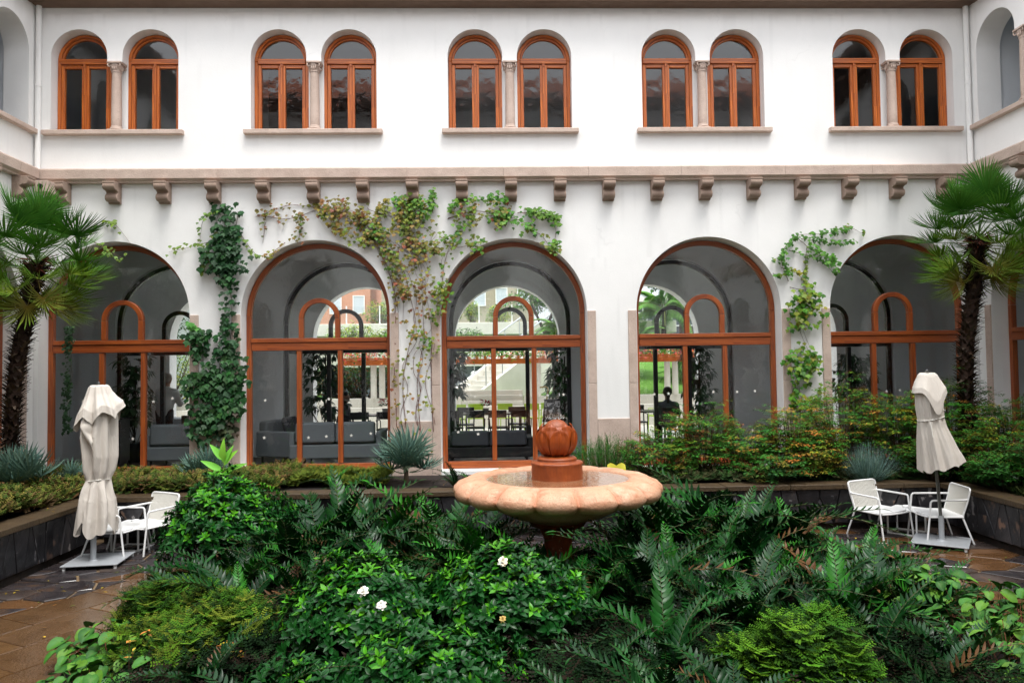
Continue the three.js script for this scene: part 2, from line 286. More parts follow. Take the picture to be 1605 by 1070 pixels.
function corniceStone(x0, x1, prof = corniceProfile) {
  const s = new THREE.Shape(prof.map(([z, y]) => new THREE.Vector2(z, y)));
  return metric(extrude(s, x1 - x0).rotateY(-Math.PI / 2).translate(x1, 0, 0), 'x', rr(0, 1));
}
function wing(label, pos, turn, o) {
  const t = thing('courtyard_building', label, 'building', pos, turn), { a, b } = o;
  const holes = [...o.pairs.map(pairHole), ...o.arches.map((c) => archShape(c, 1.266, FLOOR - 0.005, 4.652 - 1.266))];
  obj('wall', wallWith(a, b, -0.3, 9.3, holes, 0.42), M.plaster, t);
  for (const c of o.pairs) {
    obj('sill', [box(c - 1.186, c + 1.186, 6.476, 6.557, -0.3, 0.1, 0.012, 'x')], M.stone, t);
    const k = part(t, 'column'); k.position.set(c, 0, -0.07);
    obj('base', columnGeo.base, M.stone, k); obj('shaft', columnGeo.shaft, M.stone, k); obj('capital', columnGeo.cap, M.stone, k);
    if (!o.open) {
      obj('pier', box(c - 0.135, c + 0.135, 6.56, 8.25, -0.41, -0.2), M.plaster, t);
      casementWindow(t, c - 0.605, 0.472, M.wood, M.glass); casementWindow(t, c + 0.605, 0.472, M.wood, M.glass);
    }
  }
  for (const c of o.arches) glazedArch(t, c, -0.28, M.woodLow, M.glass, o.stars?.(c));
  // stone at the foot of the piers and up the sides of the openings
  const edges = o.arches.slice().sort((p, q) => p - q), gaps = [];
  for (let i = 0; i <= edges.length; i++) gaps.push([i ? edges[i - 1] + 1.27 : o.v0, i < edges.length ? edges[i] - 1.27 : o.v1, i > 0, i < edges.length]);
  for (const [x0, x1, l, r] of gaps) {
    if (x1 - x0 < 0.16) continue;
    if (x1 - x0 > 0.5) obj('plinth_stone', box(x0 + (l ? 0.155 : 0), x1 - (r ? 0.155 : 0), 0.1, 1.516, -0.05, 0.018, 0.006), M.stone, t);
    for (const [on, p] of [[l, x0 + 0.005], [r, x1 - 0.15]]) if (on) { obj('jamb_stone', box(p, p + 0.145, 0.1, 2.12, -0.1, 0.024, 0.008), M.stone, t); obj('jamb_stone', box(p, p + 0.145, 2.124, 3.38, -0.1, 0.024, 0.008), M.stone, t); }
  }
  for (let x = o.v0, n = 0; x < o.v1 - 0.1; n++) { const w = Math.min(n ? rr(1.45, 1.95) : 1.25, o.v1 - x); obj('cornice_stone', corniceStone(x + 0.002, x + w - 0.002), M.stone, t); x += w; }
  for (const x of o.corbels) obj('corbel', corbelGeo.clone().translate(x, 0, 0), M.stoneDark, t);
  // eaves
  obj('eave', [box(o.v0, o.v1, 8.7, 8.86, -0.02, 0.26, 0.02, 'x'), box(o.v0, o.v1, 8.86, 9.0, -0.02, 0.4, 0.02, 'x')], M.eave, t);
  obj('roof', box(a, b, 9.3, 9.45, -6, 0.5), M.eave, t);
  // rooms behind: floor, ceiling, back and ends, on two storeys
  const D = o.depth ?? 3.4;
  obj('ceiling', [box(a, b, 5.1, 5.25, -D, -0.42), box(a, b, 8.95, 9.1, -3.4, -0.42)], M.inner, t);
  obj('upper_floor', box(a, b, 5.3, 5.5, -3.4, -0.42), M.inner, t);
  obj('end_wall', box(a, a + 0.15, 0, 9.2, -D, -0.42), M.inner, t); obj('end_wall', box(b - 0.15, b, 0, 9.2, -D, -0.42), M.inner, t);
  return t;
}
const XL = -8.225, XR = 8.064, stars = (c) => {
  reseed(500 + Math.round(c * 10)); const out = [];
  for (const x of [-0.95, -0.68, -0.16, 0.14, 0.55, 0.86]) for (const y of [1.27, 1.93]) if (rnd() < 0.72) out.push([x + rr(-0.05, 0.05), y + rr(-0.03, 0.03)]);
  return out;
};
reseed(11);
const five = [-2, -1, 0, 1, 2], north = wing('long white facade with paired brown windows over five arched glazed doors', [0, 0, 0], 0, {
  a: -11.6, b: 11.5, v0: XL, v1: XR, pairs: five.map((i) => -0.106 + i * PITCH), arches: five.map((i) => -0.092 + i * PITCH), stars, depth: 5.6,
  corbels: [...Array(19).keys()].map((i) => -0.115 + (i - 9) * 0.845),
});
{ // inside the north wing: two arcades one behind the other, and the upstairs rooms
  const arches = five.map((i) => -0.092 + i * PITCH), hole = (top) => arches.map((c) => archShape(c, 1.266, FLOOR - 0.003, top - 1.266));
  const mid = obj('inner_wall', wallWith(-11.4, 11.3, 0.3, 5.1, hole(4.652), 0.25).translate(0, 0, -2.6), M.inner, north);
  for (const c of arches) glazedArch(north, c, -2.68, M.black, M.clear, null, 'black_framed_arch');
  obj('inner_wall', wallWith(-11.4, 11.3, 0.3, 5.1, hole(4.4), 0.4).translate(0, 0, -5.2), M.plaster, north);
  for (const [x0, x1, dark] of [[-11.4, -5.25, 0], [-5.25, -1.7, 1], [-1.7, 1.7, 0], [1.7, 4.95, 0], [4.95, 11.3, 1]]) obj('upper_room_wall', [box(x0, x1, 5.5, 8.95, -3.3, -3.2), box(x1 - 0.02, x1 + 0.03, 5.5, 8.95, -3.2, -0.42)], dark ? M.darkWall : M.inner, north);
  struct('interior_floor', box(-11.4, 11.3, 0.55, 0.658, -5.6, -0.4), M.floorIn);
}
reseed(12);
const sideOpts = (sgn) => ({ a: sgn > 0 ? 0.02 : -16, b: sgn > 0 ? 16 : -0.02, v0: sgn > 0 ? 0.19 : -14, v1: sgn > 0 ? 14 : -0.19, pairs: [0, 1, 2, 3].map((k) => sgn * (1.3 + 3.4 * k)), arches: [0, 1, 2, 3].map((k) => sgn * (1.64 + 3.4 * k)), open: true, corbels: [...Array(14).keys()].map((i) => sgn * (0.55 + i * 0.845)) });
const left = wing('left white side wing with open upper arches and sloping-away stone cornice', [XL, 0, 0], Math.PI / 2, sideOpts(-1));
const right = wing('right white side wing with open upper arches on a carved column', [XR, 0, 0], -Math.PI / 2, sideOpts(1));
for (const w of [left, right]) obj('back_wall', box(-16, 16, 0, 9.2, -3.5, -3.4), M.inner, w);
for (const w of [left, right]) obj('room_floor', box(w === left ? -16 : 0.02, w === left ? -0.02 : 16, 0.5, 0.655, -3.4, -0.43), M.floorIn, w);
{ // white rainwater pipes in the two corners, a stone hopper on the left
  for (const [x, s, w] of [[XL, 1, 'left'], [XR, -1, 'right']]) {
    const t = thing('downpipe', 'white rainwater pipe in the ' + w + ' corner of the upper courtyard wall', 'pipe', [x + s * 0.07, 0, 0.07]);
    obj('pipe', rod([0, 5.86, 0], [0, 8.72, 0], 0.045, 0.045, 14), M.plaster, t);
    obj('collar', rod([0, 7.3, 0], [0, 7.35, 0], 0.052, 0.052, 14), M.plaster, t);
  }
  const h = thing('stone_hopper', 'square stone rainwater outlet under the cornice at the left corner', 'hopper', [XL + 0.36, 5.4, 0.34]);
  obj('block', box(-0.11, 0.11, 0, 0.2, -0.34, 0.12, 0.012), M.stone, h); obj('spout', rod([0, 0.1, 0.12], [0, 0.1, 0.16], 0.035, 0.035, 10), M.iron, h);
}
{ // the wing at the viewer's back, seen only in the panes: shaded arcade below, shuttered windows, tiled eaves
  const t = thing('opposite_building', 'white building opposite with shuttered windows and red tiled eaves, mirrored in the panes', 'building', [0, 0, 15.5], Math.PI);
  obj('wall', wallWith(-16, 16, -0.3, 12.9, [-4, -3, -2, -1, 0, 1, 2, 3, 4].map((k) => archShape(k * 3.4, 1.35, -0.1, 2.35)), 0.5), M.plaster, t);
  obj('arcade_back', box(-16, 16, -0.3, 4.4, -3.2, -3), M.darkWall, t); obj('arcade_ceiling', box(-16, 16, 4.3, 4.5, -3, -0.52), M.darkWall, t); obj('upper_back', box(-16, 16, 4.5, 12.9, -3.2, -3), M.plaster, t);
  for (let r = 1; r < 3; r++) for (let k = -4; k <= 4; k++) {
    const f = part(t, 'window'); f.position.set(k * 3.4 + 0.7, 2.2 + r * 3.6, 0);
    obj('frame', [box(-0.85, 0.85, -0.9, -0.8, 0.005, 0.09), box(-0.85, 0.85, 0.8, 0.9, 0.005, 0.09), box(-0.85, -0.75, -0.8, 0.8, 0.005, 0.07), box(0.75, 0.85, -0.8, 0.8, 0.005, 0.07)], M.eave, f);
    for (let i = 0; i < 9; i++) obj('slat', box(-0.75, 0.75, -0.79 + i * 0.177, -0.64 + i * 0.177, 0.005, 0.03), M.darkWall, f);
  }
  obj('eave', box(-16, 16, 12.4, 12.7, 0.005, 0.9), M.eave, t);
  const tiles = []; for (let i = 0; i < 130; i++) tiles.push(metric(new THREE.CylinderGeometry(0.13, 0.13, 3, 8, 1, true, 0, Math.PI).rotateZ(Math.PI / 2).rotateY(-Math.PI / 2).rotateX(0.5).translate(-16 + i * 0.25, 13.35, -0.35)));
  const tl = obj('roof_tile_rows', tiles, std({ color: C(0.42, 0.13, 0.06), roughness: 0.8, side: THREE.DoubleSide }), t); tl.userData.kind = 'stuff';
}

// ---------- ground, paving, raised beds ----------
struct('ground', box(-60, 60, -0.6, -0.05, -90, 30), M.concrete);
{
  const g = struct('paving', box(-6.3, 6.3, -0.05, -0.012, 1.6, 13.8), M.mortar);
  reseed(31);
  const flat = (p, h) => { const s = slab(p.map(([x, z]) => [x, -z]).reverse(), h, 0.006).rotateX(-Math.PI / 2); return metric(s, rnd() < 0.5 ? 'x' : 'y', rnd()).translate(0, -0.012, 0); };
  // dark slate laid as crazy paving beside the raised beds; sandstone slabs towards the middle
  const bands = [
    [-6.05, -3.6, 1.95, 7.6, [[1.51, 0.79, 1.51 * -5.394 + 0.79 * 5.238]], [M.slate, M.slate, M.slate, M.slate, M.slateB, M.slateC]],
    [3.2, 6.05, 1.95, 6.2, [[-1.35, 0.95, -1.35 * 4.0 + 0.95 * 4.05]], [M.slate, M.slateB, M.slateC, M.slateB, M.slateC, M.slate]],
    [-4.2, 3.2, 1.95, 3.2, [], [M.slate, M.slateB]],
  ];
  for (const [x0, x1, z0, z1, lim, mats] of bands) for (const p of crazy(x0, x1, z0, z1, 0.34, 1.5, 0.03, lim)) obj('flagstone', flat(p.slice().reverse().map((q) => q), rr(0.012, 0.02)), pick(mats), g);
  for (const s of [-1, 1]) { // sandstone, courses turned to run along the slate's edge
    const [ax, az] = s < 0 ? [-5.394, 5.238] : [4.0, 4.05], dir = s < 0 ? Math.atan2(1.51, -0.79) : Math.atan2(0.95, 1.35), ux = Math.cos(dir), uz = Math.sin(dir), nx = s < 0 ? uz : -uz, nz = s < 0 ? -ux : ux;
    for (let j = 0; j < 9; j++) for (let i = -8; i < 8; i++) {
      const w = 0.95, h = 0.52, o = (j * 0.41) % 1 * w, q = [[i * w + o + 0.006, j * h + 0.012], [(i + 1) * w + o - 0.006, j * h + 0.012], [(i + 1) * w + o - 0.006, (j + 1) * h - 0.002], [i * w + o + 0.006, (j + 1) * h - 0.002]];
      let p = q.map(([u, v]) => [ax + ux * u + nx * v, az + uz * u + nz * v]);
      let ar = 0; for (let k = 0; k < 4; k++) { const a = p[k], b = p[(k + 1) % 4]; ar += a[0] * b[1] - a[1] * b[0]; }
      if (ar < 0) p.reverse();
      p = cut(cut(p, 1, 0, 6.04), -1, 0, 6.04);
      p = s < 0 ? cut(p, 1, 0, -0.5) : cut(p, -1, 0, -0.5); p = cut(cut(p, 0, 1, 11.6), 0, -1, -1.9);
      if (p.length < 3) continue;
      const cx = p.reduce((t, v) => t + v[0], 0) / p.length, cz = p.reduce((t, v) => t + v[1], 0) / p.length;
      if (s < 0 ? cx > -2.6 : cx < 2.2) continue;
      obj('paving_slab', flat(p, rr(0.013, 0.019)), rnd() < 0.55 ? M.sand : M.sandB, g);
    }
  }
}
const soil = struct('soil', (() => {
  const g = new THREE.PlaneGeometry(9.2, 9.4, 60, 60).rotateX(-Math.PI / 2).translate(-0.1, 0, 7.9), p = g.attributes.position;
  for (let i = 0; i < p.count; i++) { const x = p.getX(i), z = p.getZ(i), e = Math.min(4.05 - Math.abs(x + 0.05) + 0.25 * (noise(x * 2 + 20, z * 2 + 20, 64, 8) - 0.5), z - 3.25); p.setY(i, -0.02 + 0.3 * sst(-0.1, 1.8, e) + (e > 0 ? 0.05 * noise(x * 3, z * 3, 64, 5) : -0.06)); }
  g.computeVertexNormals(); return metric(g);
})(), M.soil);
obj('bed_soil', [box(-8.2, 8.04, 0.3, 0.6, 0.03, 1.84), box(-8.2, -6.3, 0.3, 0.6, 1.85, 13), box(6.3, 8.04, 0.3, 0.6, 1.85, 13)], M.soil).userData.kind = 'structure';
function planterWall(label, pos, turn, len, seed, finish) {
  reseed(seed);
  const t = thing('planter_wall', label, 'wall', pos, turn, 'raised bed walls');
  obj('core', box(0, len, -0.05, 0.58, -0.28, -0.045), M.soil, t);
  for (const p of crazy(0.005, len - 0.005, 0.1, 0.585, 0.33, 0.62, 0.012)) obj('stone', metric(slab(p, rr(0.035, 0.055), 0.007), 'y', rnd()).translate(0, 0, -0.045), pick(finish), t);
  for (let x = 0, n = 0; x < len - 0.01; n++) { const w = Math.min(rr(0.75, 1.0), len - x); obj('coping_stone', box(x + 0.002, x + w - 0.002, 0.59, 0.66 + rr(-0.003, 0.003), -0.33, 0.035, 0.008, 'x'), M.coping, t); x += w; }
  return t;
}
planterWall('dark slate-clad wall of the left raised bed, stones standing upright', [-6.03, 0, 13], Math.PI / 2, 10.86, 41, [M.clad, M.clad, M.cladB, M.cladC, M.cladB]);
planterWall('dark slate-clad wall of the right raised bed, stones stained cream', [6.03, 0, 2.14], -Math.PI / 2, 10.86, 42, [M.clad, M.cladB, M.cladB, M.cladC, M.clad]);
planterWall('dark slate-clad wall below the arched doors, behind the fountain', [-6.0, 0, 2.1], 0, 12.0, 43, [M.clad, M.cladB, M.cladB, M.clad]);

// ---------- fountain ----------
{
  const t = thing('fountain', 'round scalloped terracotta fountain with a rust-coloured bud on top', 'fountain', [0.18, 0, 5]);
  const rustM = std({ map: T.rust, roughness: 0.5, bumpMap: T.coarse, bumpScale: 0.02 }), terraM = std({ map: T.terra, roughness: 0.62, bumpMap: T.grain, bumpScale: 0.005 }), stemM = std({ map: T.rust, color: C(0.75, 0.7, 0.65), roughness: 0.6, bumpMap: T.coarse, bumpScale: 0.012 });
  const N = 16, seg = 320, prof = [[0.72, 1.2], [0.745, 1.25], [0.79, 1.268], [0.87, 1.268], [0.96, 1.254], [1.04, 1.222], [1.09, 1.172], [1.1, 1.12], [1.075, 1.075], [1.02, 1.045], [0.92, 1.035], [0.76, 1.05]];
  const P = [], I = [], K = [], col = prof.length;
  for (let i = 0; i <= seg; i++) for (let k = 0; k < col; k++) {
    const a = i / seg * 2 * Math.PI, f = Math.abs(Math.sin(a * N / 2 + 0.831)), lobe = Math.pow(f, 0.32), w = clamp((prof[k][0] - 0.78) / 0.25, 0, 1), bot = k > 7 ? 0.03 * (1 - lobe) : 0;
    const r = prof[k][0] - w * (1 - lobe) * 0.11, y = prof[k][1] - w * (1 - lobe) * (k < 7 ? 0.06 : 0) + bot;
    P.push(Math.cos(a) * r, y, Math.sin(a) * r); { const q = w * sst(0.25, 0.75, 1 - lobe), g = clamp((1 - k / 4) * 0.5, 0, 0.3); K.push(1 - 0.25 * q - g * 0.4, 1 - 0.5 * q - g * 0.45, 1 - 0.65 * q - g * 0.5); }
    if (i < seg && k < col - 1) { const q = i * col + k; I.push(q, q + 1, q + col, q + 1, q + col + 1, q + col); }
  }
  const rim = new THREE.BufferGeometry(); rim.setAttribute('position', new THREE.Float32BufferAttribute(P, 3)); rim.setAttribute('color', new THREE.Float32BufferAttribute(K, 3)); rim.setIndex(I); rim.computeVertexNormals();
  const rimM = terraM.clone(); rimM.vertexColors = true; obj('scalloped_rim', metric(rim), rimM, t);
  obj('bowl', lathe([[0.28, 0.8], [0.34, 0.825], [0.5, 0.87], [0.64, 0.94], [0.74, 1.03], [0.78, 1.08], [0.72, 1.2], [0.0, 1.18]], 72), terraM, t);
  obj('stem', lathe([[0.0, 0], [0.42, 0.0], [0.42, 0.16], [0.36, 0.2], [0.2, 0.26], [0.15, 0.45], [0.145, 0.62], [0.19, 0.72], [0.21, 0.745], [0.28, 0.76], [0.31, 0.81]], 40), stemM, t);
  obj('base_slab', lathe([[0, -0.02], [0.6, -0.02], [0.6, 0.3], [0.57, 0.33], [0, 0.33]], 48), terraM, t);
  const water = new THREE.CircleGeometry(0.762, 64).rotateX(-Math.PI / 2).translate(0, 1.243, 0);
  const rip = tex(256, (x, y) => { const d = Math.hypot(x - 0.5, y - 0.5); return grey(0.5 + 0.16 * Math.sin(d * 150) * Math.exp(-d * 3) + 0.5 * (fbm(x * 24, y * 24, 24, 3, 151) - 0.5)); }, [1, 1], false);
  obj('water', water, phy({ color: C(0.5, 0.46, 0.38), roughness: 0.09, bumpMap: rip, bumpScale: 0.012, clearcoat: 0.6, clearcoatRoughness: 0.04, map: T.terra }), t);
  obj('pedestal', lathe([[0.272, 1.2], [0.274, 1.245], [0.266, 1.26], [0.27, 1.29], [0.266, 1.385], [0.274, 1.4], [0.268, 1.418], [0.21, 1.425], [0.206, 1.44], [0.212, 1.452], [0.19, 1.47], [0.12, 1.478], [0, 1.478]], 64), rustM, t);
  const bud = part(t, 'bud'), R = 0.204, cy = 1.645;
  obj('core', metric(new THREE.SphereGeometry(R * 0.95, 48, 32).scale(1, 0.94, 1).translate(0, cy, 0)), rustM, bud);
  obj('crown', metric(new THREE.SphereGeometry(0.13, 40, 24).scale(1, 0.8, 1).translate(0, 1.755, 0)), rustM, bud);
  const petal = (r, hw, y0, y1, lift) => { // overlapping petal with a raised edge and a midrib
    const nu = 14, nv = 16, P = [], I = [];
    for (let j = 0; j <= nv; j++) for (let i = 0; i <= nu; i++) {
      const u = i / nu * 2 - 1, v = j / nv, w = hw * Math.sqrt(clamp(1 - Math.pow(clamp((v - 0.45) / 0.55, 0, 1), 2.4), 0, 1)), a = u * w, ph = lerp(y0, y1, v * (1 - 0.04 * u * u));
      const edge = 0.02 * sst(0.78, 0.9, Math.max(Math.abs(u), v)) + 0.009 * Math.exp(-u * u * 160), rr2 = r + lift * v * v + edge;
      P.push(Math.sin(a) * Math.cos(ph) * rr2, cy + Math.sin(ph) * rr2 * 0.94, Math.cos(a) * Math.cos(ph) * rr2);
      if (i < nu && j < nv) { const q = j * (nu + 1) + i; I.push(q, q + 1, q + nu + 1, q + 1, q + nu + 2, q + nu + 1); }
    }
    const g = new THREE.BufferGeometry(); g.setAttribute('position', new THREE.Float32BufferAttribute(P, 3)); g.setIndex(I); g.computeVertexNormals(); return metric(g);
  };
  const rm2 = std({ map: T.rust, color: C(1.15, 1.05, 1), roughness: 0.42, bumpMap: T.coarse, bumpScale: 0.014, side: THREE.DoubleSide });
  const pg = petal(R * 0.985, 0.5, -1.25, 0.7, 0.006), pg2 = petal(R * 0.955, 0.56, -0.7, 0.92, 0.012);
  for (let k = 0; k < 6; k++) { const m = obj('petal', pg, rm2, bud); m.rotation.y = k * Math.PI / 3 + 0.08; const n = obj('petal', pg2, rm2, bud); n.rotation.y = (k + 0.5) * Math.PI / 3 + 0.08; }
  reseed(55); const dm = phy({ color: C(0.9, 0.93, 0.95), roughness: 0.05, transmission: 1, thickness: 0.01, ior: 1.33 });
  const drops = (n, f) => [...Array(n).keys()].map(() => { const [x, y, z] = f(); return metric(new THREE.SphereGeometry(rr(0.003, 0.006), 6, 5).scale(1, rr(1, 2.6), 1).translate(x, y, z)); });
  const fall = obj('falling_drops', drops(150, () => { const a = pick([1.75, 1.62, 1.4, 2.1, 0.9, 2.6]) + rr(-0.02, 0.02), r = 0.6 + rr(-0.01, 0.02); return [Math.cos(a) * r, rr(0.3, 0.93), Math.sin(a) * r]; }), dm, t); fall.userData.kind = 'stuff';
  const sp = obj('splash', drops(120, () => { const a = rr(0, 6.28), q = rnd(); return [Math.cos(a) * (0.02 + q * 0.1), 1.87 + 0.05 * Math.sin(q * 3.1) * rnd(), Math.sin(a) * (0.02 + q * 0.1)]; }), dm, t); sp.userData.kind = 'stuff';
}

// ---------- garden furniture ----------
function armchair(label, pos, turn) {
  const t = thing('armchair', label, 'chair', pos, turn), r = 0.0125, W = 0.29;
  // seat at 0.36 m; faces +z
  const bow = []; for (let i = 0; i <= 12; i++) { const u = i / 12 * 2 - 1; bow.push([u * W * 0.96, 0.352 - 0.004 * (1 - u * u), 0.26 + 0.03 * (1 - u * u)]); }
  const seat = new THREE.Shape(); seat.moveTo(-W + 0.02, -0.2); seat.lineTo(W - 0.02, -0.2); seat.lineTo(W - 0.005, 0.2); seat.quadraticCurveTo(0, 0.31, -W + 0.005, 0.2); seat.closePath();
  obj('seat', metric(extrude(seat, 0.016, 0.005).rotateX(Math.PI / 2).translate(0, 0.366, 0)), M.white, t);
  for (const s of [-1, 1]) {
    obj('arm', tube([[s * (W + 0.012), 0.0, 0.29], [s * (W + 0.01), 0.36, 0.245], [s * (W + 0.01), 0.55, 0.225], [s * (W + 0.01), 0.572, 0.2], [s * (W + 0.01), 0.575, 0.02], [s * (W - 0.005), 0.578, -0.22], [s * (W - 0.04), 0.58, -0.262], [s * (W - 0.08), 0.58, -0.268]], r, 40, 8), M.white, t);
    obj('leg', rod([s * (W - 0.02), 0.355, -0.18], [s * (W + 0.015), 0, -0.3], r, r * 0.9), M.white, t);
  }
  obj('back_frame', tube([[-W + 0.03, 0.36, -0.19], [-W + 0.02, 0.55, -0.25], [-W + 0.015, 0.7, -0.285], [-W + 0.05, 0.725, -0.292], [0, 0.727, -0.296], [W - 0.05, 0.725, -0.292], [W - 0.015, 0.7, -0.285], [W - 0.02, 0.55, -0.25], [W - 0.03, 0.36, -0.19]], r, 60, 8), M.white, t);
  obj('back_rail', tube([[-W + 0.08, 0.58, -0.268], [0, 0.578, -0.276], [W - 0.08, 0.58, -0.268]], r, 12, 8), M.white, t);
  const cords = []; for (let i = 0; i < 21; i++) { const x = (i / 20 * 2 - 1) * (W - 0.045); cords.push(rod([x, 0.365, -0.192], [x * 1.02, 0.722, -0.294], 0.0085, 0.0085, 5)); }
  obj('cords', cords, M.cord, t).userData.kind = 'stuff';
  obj('seat_rail', [tube(bow, r * 0.9, 20, 6), rod([-W + 0.02, 0.352, -0.19], [W - 0.02, 0.352, -0.19], r * 0.9), rod([-W + 0.01, 0.352, -0.19], [-W - 0.005, 0.352, 0.25], r * 0.9), rod([W - 0.01, 0.352, -0.19], [W + 0.005, 0.352, 0.25], r * 0.9)], M.white, t);
  return t;
}
function sideTable(label, pos, turn, dishLabel) {
  const t = thing('side_table', label, 'table', pos, turn), w = 0.2, h = 0.35, r = 0.0105;
  obj('table_top', box(-w, w, h - 0.014, h, -w, w, 0.005), M.white, t);
  for (const [x, z] of [[-1, -1], [1, -1], [1, 1], [-1, 1]]) obj('leg', box(x * (w - 0.012) - r, x * (w - 0.012) + r, 0.02, h - 0.016, z * (w - 0.012) - r, z * (w - 0.012) + r, 0.003), M.white, t);
  const q = w - 0.012;
  obj('base_frame', [box(-q - r, q + r, 0, 0.02, -q - r, -q + r, 0.003), box(-q - r, q + r, 0, 0.02, q - r, q + r, 0.003), box(-q - r, -q + r, 0, 0.02, -q + r + 0.001, q - r - 0.001, 0.003), box(q - r, q + r, 0, 0.02, -q + r + 0.001, q - r - 0.001, 0.003)], M.white, t);
  const d = obj('ashtray', lathe([[0, 0.0], [0.05, 0], [0.056, 0.006], [0.056, 0.026], [0.05, 0.032], [0.043, 0.03], [0.04, 0.012], [0, 0.01]], 28), phy({ color: C(0.78, 0.78, 0.78), roughness: 0.15, clearcoat: 0.5 }));
  tag(d, dishLabel, 'ashtray'); d.position.set(pos[0] + 0.02, h, pos[2] - 0.03);
}
armchair('white corded armchair right of the fountain, back to the wall', [4.92, 0, 2.48], 0.42);
armchair('white corded armchair directly behind the right parasol pole, facing left', [5.58, 0, 2.78], -1.7);
sideTable('low white cube-frame table between the two right-hand armchairs', [5.36, 0, 2.37], 0.75, 'round white ashtray on the right low table');
armchair('white corded armchair half behind the leafy gardenia shrub', [-5.2, 0, 2.48], -0.5);
armchair('white corded armchair hidden behind the left parasol', [-5.5, 0, 2.74], 1.5);
sideTable('low white cube-frame table behind the left parasol', [-5.46, 0, 2.35], -0.1, 'round white ashtray on the left low table');

// closed parasols: a pleated skin given by its radius at each height and angle
function cloth(rows, nA, fold) { // rows: [y, radius, cx, cz]
  const P = [], I = [], nR = rows.length;
  for (let j = 0; j < nR; j++) for (let i = 0; i <= nA; i++) {
    const a = (i % nA) / nA * 2 * Math.PI, [y, r, cx = 0, cz = 0] = rows[j], [dr, dy] = fold(a, j / (nR - 1), y);
    P.push(cx + Math.cos(a) * r * (1 + dr), y + dy, cz + Math.sin(a) * r * (1 + dr));
    if (i < nA && j < nR - 1) { const q = j * (nA + 1) + i; I.push(q, q + nA + 1, q + 1, q + 1, q + nA + 1, q + nA + 2); }
  }
  const g = new THREE.BufferGeometry(); g.setAttribute('position', new THREE.Float32BufferAttribute(P, 3)); g.setIndex(I); g.computeVertexNormals(); return metric(g);
}
function rowsFrom(keys, n) { const out = []; for (let j = 0; j <= n; j++) { const u = j / n * (keys.length - 1), k = Math.min(keys.length - 2, Math.floor(u)), t = u - k, s = t * t * (3 - 2 * t) * 0.5 + t * 0.5; out.push(keys[k].map((v, i) => lerp(v, keys[k + 1][i], s))); } return out; }
function parasolBase(t, turn, px, pz) {
  const b = part(t, 'base_plate'); b.rotation.y = turn;
  obj('plate', box(-0.33, 0.33, 0.045, 0.06, -0.33, 0.33, 0.004), M.steel, b);
  for (const [x, z] of [[-1, -1], [1, -1], [1, 1], [-1, 1]]) obj('foot', rod([x * 0.295, 0, z * 0.295], [x * 0.295, 0.045, z * 0.295], 0.02, 0.02, 10), M.white, b);
  obj('socket', [rod([px, 0.06, pz], [px, 0.38, pz], 0.034, 0.034, 16), rod([px, 0.06, pz], [px, 0.072, pz], 0.06, 0.055, 16)], M.steel, t);
}
reseed(61);
